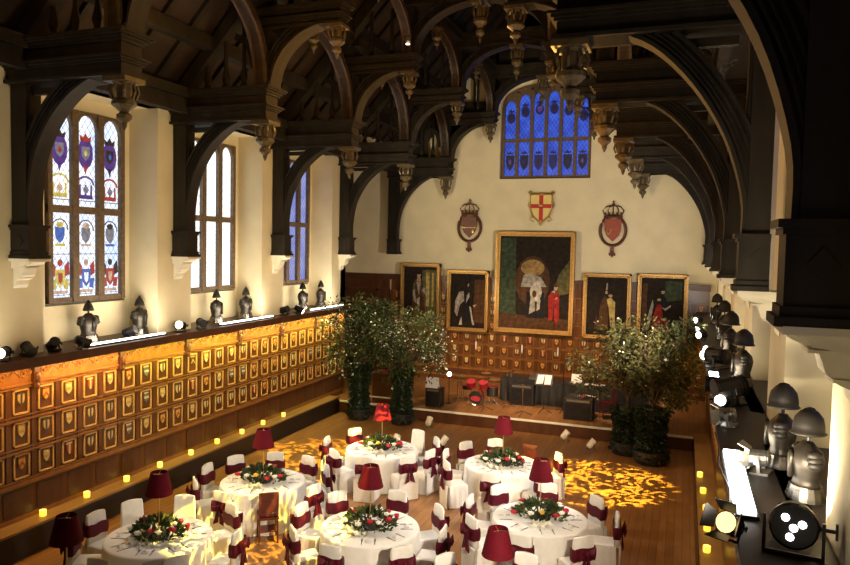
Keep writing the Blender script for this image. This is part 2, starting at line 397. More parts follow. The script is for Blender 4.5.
# stage platform across the hall
m = MB(); m.box(XC - 5.6, XC + 5.6, 19.84, YE - .005, 0, .37, 0); m.box(XC - 8.45, XC - 5.6, 20.97, YE - .005, 0, .37, 0)
st = thing('stage_platform', 'low wooden stage platform running across the hall under the paintings', 'stage', (0, 0, 0))
m.build('deck', 'floor_boards', st)
m = MB(); m.box(XC - 5.2, XC + 5.2, 19.8, 19.84, .02, .335); m.build('riser', 'oak_dark', st)
m = MB(); m.box(XC - 5.2, XC + 5.2, 19.78, 19.86, .335, .385); tag(m.build('edge_strip', 'edge_tape', st), 'white strip along the front edge')

# ================================================================ WINDOWS
def light_head(m, x0, x1, z1, h, y0, y1, top=None, mi=0):
    """fills the two corners above a round-pointed light"""
    c = (x0 + x1) / 2; r = (x1 - x0) / 2; top = top or z1
    L = [(c - r * cos(pi / 2 * k / 6), z1 - h + h * sin(pi / 2 * k / 6)) for k in range(7)]
    Rr = [(c + r * cos(pi / 2 * k / 6), z1 - h + h * sin(pi / 2 * k / 6)) for k in range(7)]
    for P in (L, Rr): m.strip(P, [(p[0], top) for p in P], y0, y1, mi=mi)
def crown(m, c, z, w, y, mi):
    P = [(c - w, z), (c + w, z), (c + w * 1.1, z + w * .9), (c + w * .5, z + w * .5), (c, z + w * 1.2), (c - w * .5, z + w * .5), (c - w * 1.1, z + w * .9)]
    for q in ([0, 1, 3, 5], [1, 2, 3], [3, 4, 5], [5, 6, 0]): m.prism([P[i] for i in q], y - .006, y, mi=mi)
def shieldpoly(c, z, w, h):
    return [(c - w, z + h * .5), (c + w, z + h * .5), (c + w, z), (c + w * .75, z - h * .28), (c, z - h * .55), (c - w * .75, z - h * .28), (c - w, z)]
def oval(c, z, a, b, n=14): return [(c + a * cos(2 * pi * k / n), z + b * sin(2 * pi * k / n)) for k in range(n)]
def side_window(name, s, yc, gl, motif, label=None):
    """three lights wide, two tiers; local x runs along the wall, -y looks into the hall"""
    e = thing(name, label, None, (XC + s * (6.42 + (.19 if s > 0 else 0)), yc + .1, 0), pi / 2 if s < 0 else -pi / 2); e['kind'] = 'structure'
    m = MB(); z0, zt, z1 = 4.05, 5.85, 7.78; W = .96
    m.box(-W, W, -.06, .1, z0, z0 + .1); m.box(-W, W, -.06, .1, z1 - .06, z1); m.box(-W, W, -.07, .1, zt - .07, zt + .07)
    xs = [-W, -.32, .32, W]
    for x in xs: 
        a, b = (x, x + .1) if x == -W else ((x - .1, x) if x == W else (x - .075, x + .075))
        m.box(a, b, -.08, .1, z0, z1)
    li = [(-.86, -.395), (-.245, .245), (.395, .86)]
    for a, b in li:
        light_head(m, a, b, z1 - .06, .3, -.05, .06)
    m.build('window_frame', 'window_wood', e)
    p = MB(); p.box(-W + .03, W - .03, .02, .03, z0 + .05, z1 - .05); p.build('pane', gl, e)
    if motif:
        g = MB(); y = .012
        mats = ['gl_purple', 'gl_red', 'gl_yellow', 'gl_blue', 'gl_lead', 'gl_peach', 'gl_grey', 'glass_white']
        for k, (a, b) in enumerate(li):
            c = (a + b) / 2
            # garter medallion with crown at the head
            g.prism(oval(c, 6.98, .19, .30), y - .004, y, mi=0); crown(g, c, 7.22, .13, y, 4 if k != 1 else 1)
            g.prism(shieldpoly(c, 6.98, .10, .26), y - .012, y - .004, mi=(6, 6, 4)[k])
            g.prism(oval(c, 6.98, .035, .06, 8), y - .016, y - .012, mi=(1, 2, 3)[k]); g.prism([(c - .06, 6.74), (c + .06, 6.74), (c, 6.56)], y - .004, y, mi=(0, 1, 4)[k])
            # arcaded panel
            mi = (2, 0, 1)[k]
            g.prism([(c - .17, 6.08), (c + .17, 6.08), (c + .17, 6.16), (c - .17, 6.16)], y - .006, y, mi=mi)
            for d in (-.14, 0, .14): g.box(c + d - .02, c + d + .02, y - .006, y, 6.16, 6.36, mi)
            arc = [(c + .18 * cos(pi * j / 8), 6.36 + .14 * sin(pi * j / 8)) for j in range(9)]; g.strip(arc, offset(arc, .04), y - .006, y, mi=mi)
            g.prism(oval(c, 6.26, .07, .07, 8), y - .010, y - .006, mi=(5, 6, 6)[k])
            g.box(a, b, y - .006, y, 6.03, 6.045, 4)
            # lower tier
            g.prism(shieldpoly(c, 5.36, .11, .30), y - .006, y, mi=(3, 6, 6)[k]); g.prism(oval(c, 5.55, .09, .06, 8), y - .009, y - .006, mi=(2, 5, 4)[k])
            g.box(c - .12, c + .12, y - .009, y - .006, 5.14, 5.19, (2, 5, 3)[k])
            arc = [(c + .18 * cos(pi * j / 8), 5.45 + .2 * sin(pi * j / 8)) for j in range(9)]; g.strip(arc, offset(arc, .022), y - .006, y, mi=4)
            g.box(a, b, y - .006, y, 4.98, 4.995, 4)
            g.prism(shieldpoly(c, 4.52, .11, .34), y - .009, y - .003, mi=(2, 3, 1)[k]); g.prism(shieldpoly(c, 4.52, .05, .2), y - .013, y - .009, mi=(1, 7, 5)[k])
            for d in (-1, 1):
                g.prism([(c + d * .10, 4.75), (c + d * .20, 4.86), (c + d * .22, 4.6), (c + d * .12, 4.55)], y - .006, y, mi=(1, 1, 4)[k])
                g.prism([(c + d * .10, 4.50), (c + d * .21, 4.5), (c + d * .18, 4.3), (c + d * .08, 4.32)], y - .006, y, mi=(2, 3, 1)[k])
            g.prism(oval(c, 4.82, .06, .07, 8), y - .006, y, mi=(1, 5, 4)[k]); g.box(c - .17, c + .17, y - .006, y, 4.22, 4.28, 5)
            g.box(a, b, y - .006, y, 4.19, 4.2, 4)
        g.build('stained_glass', mats, e)
    return e
for k, c in enumerate(baysL):
    if c < 6: continue
    side_window('window_%d' % (k + 1), -1, c, ('glass_white', 'glass_day', 'glass_dusk')[max(0, min(2, k - 2))], k <= 3 and k != 3)
for k, c in enumerate(baysR):
    side_window('window_%d' % (k + 11), 1, c, 'glass_dusk', False)
# end window: six lights, two tiers, four-centred head
e = thing('window_30', None, None, (WCX, YE + .22, 0)); e['kind'] = 'structure'
m = MB(); zt = 9.1; W = 1.58
def headz(x): return 10.3 + .52 * max(0, sin(math.acos(max(-1, min(1, x / W))))) ** .8
m.box(-W, W, -.06, .1, ZS, ZS + .13); m.box(-W, W, -.07, .1, zt - .06, zt + .06); m.box(-W - .02, -W + .1, -.08, .1, ZS, 10.3); m.box(W - .1, W + .02, -.08, .1, ZS, 10.3)
ha = [(W * cos(pi - pi * k / 20), 10.3 + .76 * sin(pi * k / 20) ** .8) for k in range(21)]
pitchx = (2 * W - .2 + .12) / 6
lights6 = []
for k in range(6):
    a = -W + .1 + k * pitchx; b = a + pitchx - .12; lights6.append((a, b)); c = (a + b) / 2
    tz = min(headz(a), headz(b), headz(c)) - .02
    light_head(m, a, b, tz, .32, -.05, .07, top=tz + .02)
    if k < 5: m.box(b, b + .12, -.08, .1, ZS, headz(b + .06) + .05)
# filled tracery between light heads and arch line
for k, (a, b) in enumerate(lights6):
    c = (a + b) / 2; tz = min(headz(a), headz(b), headz(c))
    P = [(a + (b - a) * j / 6, tz) for j in range(7)]; Q = [(p[0], max(tz, 10.3 + .74 * max(0, sin(math.acos(max(-1, min(1, p[0] / W))))) ** .8)) for p in P]
    m.strip(P, Q, -.05, .08)
m.strip(ha, offset(ha, -.0) and [(p[0] * .95, 10.3 + (p[1] - 10.3) * .88) for p in ha], -.08, .1)
m.build('window_frame', 'window_wood', e)
p = MB()
for a, b in lights6: p.box(a - .02, b + .02, .03, .04, ZS + .1, min(headz(a), headz(b), headz((a + b) / 2)) - .02)
p.build('pane', 'glass_blue', e)
g = MB()
for k, (a, b) in enumerate(lights6):
    c = (a + b) / 2; tz = min(headz(a), headz(b)); zc = tz - .62
    g.prism(oval(c, zc, .155, .20, 12), .012, .03, mi=1); g.prism(shieldpoly(c, zc, .08, .2), .006, .012, mi=(0, 0, 3, 0, 0, 0)[k]); crown(g, c, zc + .2, .10, .025, 0)
    g.prism(oval(c, zc, .02, .03, 8), .002, .006, mi=1)
    z2 = 8.32
    g.prism(shieldpoly(c, z2, .15, .52), .012, .03, mi=0 if k in (0, 1, 4, 5) else 1); crown(g, c, z2 + .3, .10, .025, 0)
    g.prism(oval(c, z2 + .03, .05, .09, 8), .006, .012, mi=(3, 1, 0, 1, 1, 3)[k])
g.build('stained_glass', ['gl_navy', 'gl_indigo', 'gl_blue', 'gl_purple', 'gl_red'], e)

# ================================================================ ROOF TRUSSES
B1 = spline([(5.29, 5.5), (5.28, 6.0), (5.16, 6.6), (4.86, 7.15), (4.45, 7.55), (3.98, 7.8), (3.45, 7.9)], 4)
B1R = spline([(5.42, 5.5), (5.40, 5.95), (5.20, 6.6), (4.84, 7.2), (4.38, 7.66), (3.9, 7.86), (3.4, 7.93)], 4)
B2 = spline([(3.22, 8.45), (3.12, 8.85), (2.88, 9.22), (2.48, 9.5), (1.98, 9.66)], 4)
B3 = spline([(1.62, 10.0), (1.55, 10.38), (1.28, 10.74), (.85, 11.0), (.4, 11.13), (0, 11.18)], 4)
def mir(P, s): return [(s * p[0], p[1]) for p in P]
def brace(m, P, s, thick, d):
    Q = offset(P, -thick) if s else P
    Q = offset(P, thick)
    # outward side is away from the arch centre
    A, B = mir(P, s), mir(Q, s); O_ = lambda a, b, y: m.strip(mir(offset(P, thick * a), s), mir(offset(P, thick * b), s), -y * d, y * d)
    m.strip(A, B, -.15 * d, .15 * d)
    O_(-.06, .12, .24); O_(.24, .32, .21); O_(.44, .50, .20); O_(.64, .72, .21); O_(.88, 1.04, .24)
def pendant(m, x, y, ztop, h, r):
    k = h / .75
    m.box(x - r * 1.15, x + r * 1.15, y - r * 1.15, y + r * 1.15, ztop - .07 * k, ztop)
    m.lathe([(r * 1.0, 0), (r * .95, -.06), (r * .62, -.09), (r * .62, -.3), (r * .98, -.33), (r * 1.0, -.39), (r * .55, -.46), (r * .35, -.5), (r * .62, -.54), (r * .6, -.60), (r * .25, -.66), (r * .22, -.71), (.012, -.78)],
            (x, y, ztop - .02), 10, 1, 1) if k == 1 else m.lathe([(a, b * k) for a, b in [(r * 1.0, 0), (r * .95, -.06), (r * .62, -.09), (r * .62, -.3), (r * .98, -.33), (r * 1.0, -.39), (r * .55, -.46), (r * .35, -.5), (r * .62, -.54), (r * .6, -.60), (r * .25, -.66), (r * .22, -.71), (.012, -.78)]], (x, y, ztop - .02), 10)
    for a in range(8):                                # little carved scrolls round the drum
        t = 2 * pi * a / 8
        m.tube([(x + r * .95 * cos(t), y + r * .95 * sin(t), ztop - .1 * k), (x + r * 1.12 * cos(t), y + r * 1.12 * sin(t), ztop - .2 * k), (x + r * .9 * cos(t), y + r * .9 * sin(t), ztop - .31 * k)], r * .13, 4)
def beam(m, x0, x1, z0, z1, d=.27, s=1):
    H = z1 - z0
    m.box(s * x0, s * x1, -d * .8, d * .8, z0, z1 - .05)
    m.box(s * (x0 - .15), s * x1, -d * 1.35, d * 1.35, z1 - .045, z1); m.box(s * (x0 - .12), s * x1, -d * 1.25, d * 1.25, z1 - .075, z1 - .045)
    m.box(s * (x0 - .07), s * x1, -d * 1.08, d * 1.08, z1 - .12, z1 - .075); m.box(s * (x0 - .04), s * x1, -d * .95, d * .95, z1 - .17, z1 - .12)
    zm = z0 + H * .42
    m.box(s * (x0 - .10), s * x1, -d * 1.2, d * 1.2, zm, zm + .035); m.box(s * (x0 - .06), s * x1, -d * 1.08, d * 1.08, zm - .04, zm); m.box(s * (x0 - .03), s * x1, -d * .95, d * .95, zm - .075, zm - .04)
    m.box(s * (x0 - .05), s * x1, -d * 1.0, d * 1.0, z0, z0 + .05)
def make_truss(label, end=False, rb=5.70):
    t = thing('roof_truss', label, 'roof truss', (XC, 0, 0), 0, 'hammerbeam trusses of the hall roof')
    K = 'black_oak'
    for s in (-1, 1):
        a, b, z0 = (5.24, 5.64, 4.94) if s < 0 else (5.38, rb, 4.86)
        m = MB(); m.box(s * a, s * b, -.17, .17, z0 + .08, 5.46); m.box(s * (a - .05), s * b, -.215, .215, z0, z0 + .06); m.box(s * (a - .02), s * b, -.19, .19, z0 + .06, z0 + .12)
        m.box(s * (a - .05), s * b, -.215, .215, 5.45, 5.5); m.box(s * (a - .02), s * b, -.19, .19, 5.41, 5.45)
        m.prism([(s * (a + .12), 5.24), (s * (a + .2), 5.34), (s * (a + .28), 5.24), (s * (a + .2), 5.14)], -.18, .18)
        m.build('pedestal', K, t)
        m = MB(); m.box(s * (a + .07), s * (b - .01), -.15, .15, 5.5, 8.5); m.box(s * (a + .03), s * (a + .09), -.10, .10, 5.5, 8.0); m.box(s * 4.7, s * 5.3, -.05, .05, 7.62, 7.72); m.build('wall_post', K, t)
        m = MB(); brace(m, B1 if s < 0 else B1R, s, .26, .6); m.build('arched_brace', K, t)
        m = MB(); beam(m, 3.28, 5.65 if s < 0 else 5.83, 7.78, 8.46, .27, s)
        hb = m.build('hammer_beam', K, t)
        m = MB(); pendant(m, s * 3.43, 0, 7.78, .75, .19); m.build('pendant', 'lit_pendant_oak', t)
        m = MB(); m.box(s * 3.27, s * 3.55, -.17, .17, 8.46, 10.3); m.box(s * 3.2, s * 3.6, -.22, .22, 8.46, 8.56); m.build('hammer_post', K, t)
        m = MB(); brace(m, B2, s, .22, .8); m.build('arched_brace', K, t)
        m = MB(); beam(m, 1.68, 3.6, 9.6, 10.02, .2, s); m.build('hammer_beam', K, t)
        m = MB(); pendant(m, s * 1.8, 0, 9.6, .60, .16); m.build('pendant', 'lit_pendant_oak', t)
        m = MB(); m.box(s * 1.66, s * 1.9, -.15, .15, 10.0, 11.9); m.build('hammer_post', K, t)
        m = MB(); brace(m, B3, s, .2, .8); m.build('arched_brace', K, t)
        m = MB()                                          # principal rafter with struts and turned balusters
        m.strip([(s * 5.6, 8.2), (s * .0, 14.2)], [(s * 5.6, 8.55), (s * 0, 14.6)], -.15, .15)
        m.build('principal_rafter', K, t)
        m = MB()
        for o in (3.95, 4.4, 4.85):
            ztop = 8.2 + (5.6 - o) * 1.07
            m = MB(); m.lathe([(.09, 8.46), (.09, 8.55), (.05, 8.6), (.085, 8.72), (.06, 8.84), (.04, 8.95), (.05, ztop)], (s * o, 0, 0), 8); m.build('baluster', K, t)
        for o in (2.3, 2.85):
            m = MB(); m.lathe([(.08, 10.02), (.08, 10.1), (.045, 10.16), (.075, 10.28), (.05, 10.4), (.045, 11.2)], (s * o, 0, 0), 8); m.build('baluster', K, t)
        m = MB(); cp = spline([(3.6, 8.9), (3.75, 9.4), (4.1, 9.62)], 4); m.strip(mir(cp, s), mir(offset(cp, .14), s), -.08, .08); m.build('curved_strut', K, t)
        if end:
            m = MB(); Y0, Y1 = .1, .16
            def poly(P): m.prism([(s * x, z) for x, z in P], Y0, Y1)
            poly([(5.7, 8.4), (4.25, 8.4), (4.25, 9.1), (3.9, 9.45), (3.55, 9.1), (3.55, 12), (5.7, 12)]) if False else None
            poly([(5.7, 7.9), (4.2, 7.9), (4.2, 12), (5.7, 12)]); poly([(3.62, 7.9), (3.2, 7.9), (3.2, 12), (3.62, 12)])
            poly([(4.2, 9.1), (3.9, 9.42), (3.62, 9.1), (3.62, 12), (4.2, 12)])
            A = offset(B2, .08); m.strip(mir(A, s), [(s * p[0], 10.45) for p in A], Y0, Y1)
            poly([(3.25, 9.4), (2.85, 9.4), (2.85, 12.5), (3.25, 12.5)]); poly([(2.42, 10.3), (2.5, 10.3), (2.5, 13), (2.42, 13)]); poly([(2.06, 9.7), (1.6, 9.7), (1.6, 13), (2.06, 13)])
            for c in (2.24, 2.68):
                aa = [(c + .19 * cos(pi * j / 8), 11.1 + .22 * sin(pi * j / 8)) for j in range(9)]; m.strip(mir(aa, s), [(s * p[0], 13) for p in aa], Y0, Y1)
            A = offset(B3, .1); m.strip(mir(A, s), [(s * p[0], 14) for p in A], Y0, Y1)
            poly([(2.2, 12.4), (0, 12.4), (0, 14.3), (2.2, 14.3)])
            m.build('boarding', K, t)
    m = MB(); m.box(-1.95, 1.95, -.16, .16, 11.22, 11.6); m.box(-1.95, 1.95, -.22, .22, 11.52, 11.62); m.box(-1.95, 1.95, -.2, .2, 11.18, 11.26); m.build('collar_beam', K, t)
    m = MB(); pendant(m, 0, 0, 11.18, .95, .17); m.build('king_pendant', 'lit_pendant_oak', t)
    m = MB(); m.box(-.12, .12, -.12, .12, 11.6, 14.4); m.build('king_post', K, t)
    return t
pt = make_truss('dark oak hammerbeam truss')
t0 = make_truss('near', False, 5.84)
tl = ['black oak hammerbeam truss nearest the viewer, its huge pedestal at the upper right edge',
      'second black oak hammerbeam truss, rising on the near side of the stained glass window',
      'third black oak hammerbeam truss, standing between the stained and the white windows',
      'fourth black oak hammerbeam truss, standing on the far side of the white window',
      'fifth black oak hammerbeam truss, at the corner of the open alcove']
place(t0, 0, (XC, TY[0], 0), 0, tl[0])
for k in range(1, 5): place(pt, k > 1, (XC, TY[k], 0), 0, tl[k])
te = make_truss('black oak hammerbeam truss set against the end wall around the blue window', True); te.location = (XC, TY[5], 0)
# arches and plates running from truss to truss
def make_long(o, z0, rise, half, dep):
    t = thing('longitudinal_arch', 'x', 'roof arch', (0, 0, 0))
    P = spline([(-half, z0), (-half * .97, z0 + rise * .3), (-half * .8, z0 + rise * .62), (-half * .45, z0 + rise * .88), (0, z0 + rise)], 4)
    for s in (-1, 1):
        m = MB(); Q = offset(P, -.17)
        m.strip(mir(P, s), mir(Q, s), -dep, dep, 'x'); m.strip(mir(P, s), mir(offset(P, -.05), s), -dep * 1.7, dep * 1.7, 'x'); m.strip(mir(offset(P, -.13), s), mir(Q, s), -dep * 1.5, dep * 1.5, 'x')
        m.build('arch_rib', 'roof_timber', t)
    m = MB(); m.box(-.14, .14, -1.8, 1.8, z0 + rise + .17, z0 + rise + .42); m.box(-.19, .19, -1.8, 1.8, z0 + rise + .36, z0 + rise + .44); m.build('purlin', 'black_oak', t)
    m = MB(); pendant(m, 0, 0, z0 + rise + .02, .55, .13); m.build('pendant', 'lit_pendant_oak', t)
    return t
mat('roof_timber', (.050, .025, .010), .5, var=.4, scale=6, stretch=(1, .2, 1), bmp=.15)
low = make_long(3.42, 8.5, 1.75, 1.72, .09); upp = make_long(1.8, 10.05, 1.2, 1.72, .07)
bn = ['nearest the viewer', 'over the stained glass window', 'over the white window', 'over the bluish window', 'nearest the end wall']
for s in (-1, 1):
    sd = 'left' if s < 0 else 'right'
    for k in range(5):
        yc = (TY[k] + TY[k + 1]) / 2
        wh = ('left side, ' if s < 0 else 'right side, ') + ['bay nearest the viewer', 'second bay', 'middle bay', 'fourth bay', 'bay by the end wall'][k]
        place(low, not (s < 0 and k == 0), (XC + s * 3.42, yc, 0), 0, 'brown arch between lower roof posts, ' + wh, 'arches between the trusses')
        place(upp, not (s < 0 and k == 0), (XC + s * 1.8, yc, 0), 0, 'brown arch between upper roof posts, ' + wh, 'arches between the trusses')
# white stone corbels under the pedestals
def make_corbel():
    m = MB(); P = [(0, 0), (.44, 0), (.44, -.05), (.40, -.08), (.33, -.11), (.25, -.14), (.22, -.21), (.20, -.28), (.13, -.34), (.06, -.37), (.05, -.44), (0, -.5)]
    m.prism(P, -.13, .13)
    m.prism([(0, -.04), (.36, -.04), (.28, -.12), (0, -.17)], -.17, .17); m.box(0, .45, -.22, .22, -.05, 0)
    m.box(.0, .30, -.15, .15, -.16, -.14); m.box(0, .16, -.14, .14, -.33, -.31)
    return m.build('stone_corbel', 'stone')
cb = make_corbel(); used = False
for s in (-1, 1):
    for k in range(6):
        if s < 0 and k == 5: continue
        wh = ['nearest the viewer', 'beside the stained glass window' if s < 0 else 'second from the viewer', 'between the stained and white windows' if s < 0 else 'third from the viewer', 'between the white and bluish windows' if s < 0 else 'fourth from the viewer', 'at the corner of the alcove' if s < 0 else 'fifth from the viewer', 'next to the end wall'][k]
        o = place(cb, used, (XC + s * (5.64 if s < 0 else 5.83), TY[k], 4.945 if s < 0 else 4.865), pi if s > 0 else 0, 'white stone corbel on the %s wall, %s' % ('left' if s < 0 else 'right', wh), 'stone corbels'); used = True
        o['category'] = 'corbel'

# ================================================================ PANELLING
SH = ['sh_cream', 'sh_red', 'sh_gold', 'sh_blue', 'sh_green', 'sh_black']
shield_me = []
for k in range(6):
    m = MB(); P = shieldpoly(0, 0, .062, .17); m.prism(P, -.022, 0, mi=0)
    if k % 3 == 0: m.box(-.062, .062, -.026, -.022, -.015, .03, 1)
    elif k % 3 == 1: m.box(-.018, .018, -.026, -.022, -.09, .095, 1)
    else: m.prism([(-.07, -.04), (0, .05), (.07, -.04), (.05, -.06), (0, .01), (-.05, -.06)], -.026, -.022, mi=1)
    m.prism([(-.07, .09), (.07, .09), (.06, .115), (-.06, .115)], -.02, 0, mi=1)
    o = m.build('shield', [SH[k] if k != 4 else 'sh_cream', ('sh_gold', 'sh_cream', 'sh_red', 'sh_cream', 'sh_black', 'sh_gold')[k]]); shield_me.append(o.data); bpy.data.objects.remove(o)
def make_panel(n, W, rows, ztop, zbase, frieze=True, ph=.42, bead='oak_bead'):
    t = thing('wall_panelling', 'x', 'panelling')
    m = MB(); cw = W / n
    m.box(-W / 2, W / 2, 0, .06, .37, ztop, 0)
    m.box(-W / 2, W / 2, -.02, 0, .5, .58, 1); m.box(-W / 2, W / 2, -.03, 0, zbase - .09, zbase - .02, 1)
    for z in rows:
        m.box(-W / 2, W / 2, -.035, 0, z + ph + .015, z + ph + .05, 1)
        m.box(-W / 2, W / 2, -.02, 0, z - .045, z - .02, 1)
        for c in range(n):
            x = -W / 2 + cw * (c + .5); hw = cw * .5 - .09
            for a, b, q, r_ in ((-hw, -hw + .028, z, z + ph), (hw - .028, hw, z, z + ph), (-hw, hw, z, z + .028), (-hw, hw, z + ph - .028, z + ph)):
                m.box(x + a, x + b, -.024, 0, q, r_, 2)
    for c in range(n):
        x = -W / 2 + cw * c; m.box(x - .045, x + .045, -.018, 0, zbase, rows[-1] + ph + .06, 0)
    m.build('frame', ['oak', 'oak_rail', bead], t)
    m = MB()
    for c in range(3): m.box(-W / 2 + W / 3 * c + .06, -W / 2 + W / 3 * (c + 1) - .06, -.012, 0, .62, max(.7, zbase - .14), 0)
    m.build('plinth_panel', 'oak_dark', t)
    if frieze:
        m = MB(); z = rows[-1] + ph + .1; m.box(-W / 2 + .05, W / 2 - .05, -.03, 0, z, ztop, 0); m.box(-W / 2, W / 2, -.06, 0, z - .03, z, 0); m.box(-W / 2, W / 2, -.07, 0, ztop - .05, ztop, 0)
        for k in range(5):
            x = -W / 2 + W / 5 * (k + .5); zc = (z + ztop) / 2
            m.tube([(x + .07 * cos(a * pi / 6), -.035, zc + .07 * sin(a * pi / 6)) for a in range(12)], .014, 5, closed=True); m.ball((x, -.035, zc), .03)
            for d in (-1, 1): m.tube([(x + d * .08, -.035, zc - .05), (x + d * .13, -.045, zc + .01), (x + d * .18, -.035, zc + .05)], .016, 5)
        m.build('frieze', 'oak_rail', t)
        m = MB(); x = -W / 2
        m.box(x - .06, x + .06, -.10, 0, z - .12, ztop, 0); m.ball((x, -.11, z + .08), .06, .05, .09); m.ball((x, -.10, z - .08), .04, .04, .06); m.build('carved_bracket', 'oak_dark', t)
    for j, z in enumerate(rows):
        for c in range(n):
            o = bpy.data.objects.new('shield', shield_me[rnd.choice((0, 0, 0, 1, 2, 2, 2, 2, 3, 4, 4, 5))]); COL.objects.link(o); o.parent = t
            o.location = (-W / 2 + cw * (c + .5), -.004, z + ph * .60)
    return t
mat('oak_bead', (.62, .38, .14), .35, var=.2, scale=30, bmp=.1)
rowsL = [1.22, 1.77, 2.32]
for k in range(8):
    yc = 6.04 + 1.965 * k
    t = make_panel(4, 1.965, rowsL, 3.17, 1.18)
    t.location = (XC - 5.59, yc, 0); t.rotation_euler = (0, 0, pi / 2)
    tag(t, '%s oak panelling section with painted shields on the left wall, counted from the stage' % ORD[7 - k] if k < 7 else 'oak panelling section with painted shields beside the left blossom trees', None, 'shield panelling along the left wall')
for k in range(4):
    yc = 21.76 - 1.965 * k
    t = make_panel(4, 1.965, rowsL, 3.17, 1.18)
    t.location = (XC + 5.59, yc, 0); t.rotation_euler = (0, 0, -pi / 2)
    tag(t, ['oak panelling section of the right wall where it meets the end wall', 'oak panelling section of the right wall, one before the end corner', 'oak panelling section of the right wall, two before the end corner', 'oak panelling section of the right wall, three before the end corner'][k], None, 'shield panelling along the right wall')
m = MB(); m.box(XC + 5.56, XC + 5.65, -1.4, 14.8, .5, 3.19); struct(m.build('wall_right_dado', 'oak'))
m = MB(); m.box(XC - 5.65, XC - 5.56, -1.4, 5.05, .5, 3.19); struct(m.build('wall_left_dado', 'oak'))
rowsE = [.92, 1.36, 1.80, 2.24, 2.72, 3.20]
for k in range(6):
    xc = XC - 4.68 + 1.872 * k
    t = make_panel(4, 1.872, rowsE, 4.0, .88, False, .33, 'oak_rail')
    t.location = (xc, YE - .07, 0)
    tag(t, 'oak shield panelling on the end wall, ' + ['in the corner by the leftmost painting', 'below the gap left of the big painting', 'behind the drum kit', 'behind the long black table', 'behind the right tree', 'in the corner past the rightmost painting'][k], None, 'shield panelling of the end wall')
m = MB(); m.box(XC - 9, XC + 5.65, YE - .12, YE, 3.98, 4.17); m.box(XC - 9, XC + 5.65, YE - .17, YE, 4.1, 4.19); struct(m.build('trim_5', 'oak_dark'))
# dark panelling and doorway of the alcove, left of the stage
t = thing('alcove_screen', 'dark oak screen with a closed doorway in the alcove behind the left trees', 'screen', (XC - 7.2, YE - .02, 0))
m = MB(); m.box(-1.4, 1.5, -.06, 0, .37, 4.0); 
for x in (-1.2, -.4, .95): m.box(x, x + .12, -.1, -.06, .37, 4.0)
m.box(-1.4, 1.5, -.1, -.06, 3.5, 3.62); m.build('frame', 'oak_dark', t)
m = MB(); m.box(-.2, .9, -.09, -.06, .37, 3.05); m.build('door', 'blackish_oak', t); m = MB(); m.box(-.28, .98, -.12, -.06, 3.05, 3.12); m.build('door_head', 'oak_rail', t)

# shelves on top of the panelling
for s, a, b, lab in ((-1, -1.4, 21.3, 'long dark oak shelf above the left panelling, carrying armour and strip lights'), (1, -1.4, YE - .1, 'long dark oak shelf along the right wall, crowded with armour and stage lights')):
    m = MB(); m.box(XC + s * 5.23, XC + s * 5.66, a, b, 3.19, 3.3)
    m.box(XC + s * 5.25, XC + s * 5.33, a, b, 3.14, 3.19)
    cs = baysL if s < 0 else baysR
    for c in cs: m.box(XC + s * 5.66, XC + s * (6.38 if s < 0 else 6.56), c - (1.59 if s < 0 else 1.24), c + 1.24, 3.22, 3.3)
    if s > 0: m.box(XC + 5.66, XC + 5.83, a, b, 3.19, 3.3)
    o = m.build('display_shelf', 'oak_dark' if s < 0 else 'blackish_oak'); tag(o, lab, 'shelf')

# ================================================================ PAINTINGS AND CARVED ARMS
def painting(label, x0, x1, z0, z1, fw, art, tilt=0):
    t = thing('framed_painting', label, 'painting', ((x0 + x1) / 2, YE - .27, z0), 0, 'oil paintings on the end wall')
    W = (x1 - x0) / 2; H = z1 - z0
    m = MB()
    for a, b, c, d in ((-W, -W + fw, 0, H), (W - fw, W, 0, H), (-W, W, 0, fw), (-W, W, H - fw, H)):
        m.box(a, b, -.05, .15, c, d)
    i = fw * .45
    for a, b, c, d in ((-W, -W + i, 0, H), (W - i, W, 0, H), (-W, W, 0, i), (-W, W, H - i, H)): m.box(a, b, -.09, -.05, c, d)
    n = int(H / .09)
    for k in range(n):
        for sx in (-1, 1): m.ball((sx * (W - fw * .72), -.06, H * (k + .5) / n), .024, .02, .035, 6)
    n = int(2 * W / .09)
    for k in range(n):
        for z in (fw * .72, H - fw * .72): m.ball((-W + 2 * W * (k + .5) / n, -.06, z), .035, .02, .024, 6)
    m.build('frame', 'gilt_frame', t)
    m = MB(); mats = ['p_ground', 'p_brown', 'p_olive', 'p_sky', 'p_grey', 'p_white', 'p_red', 'p_skin', 'p_yellow', 'p_green', 'p_black', 'p_teal']
    m.box(-W + fw * .8, W - fw * .8, -.01, .03, fw * .8, H - fw * .8, 0)
    cnt = [0]
    def P(mi, pts):
        cnt[0] += 1; y = -.01 - .0012 * cnt[0]
        m.prism([(p[0] * (W - fw), fw + p[1] * (H - 2 * fw)) for p in pts], y, -.005, mi=mats.index(mi))
    art(P, oval)
    m.build('canvas', mats, t)
    t.rotation_euler = (R(tilt), 0, 0)
    return t
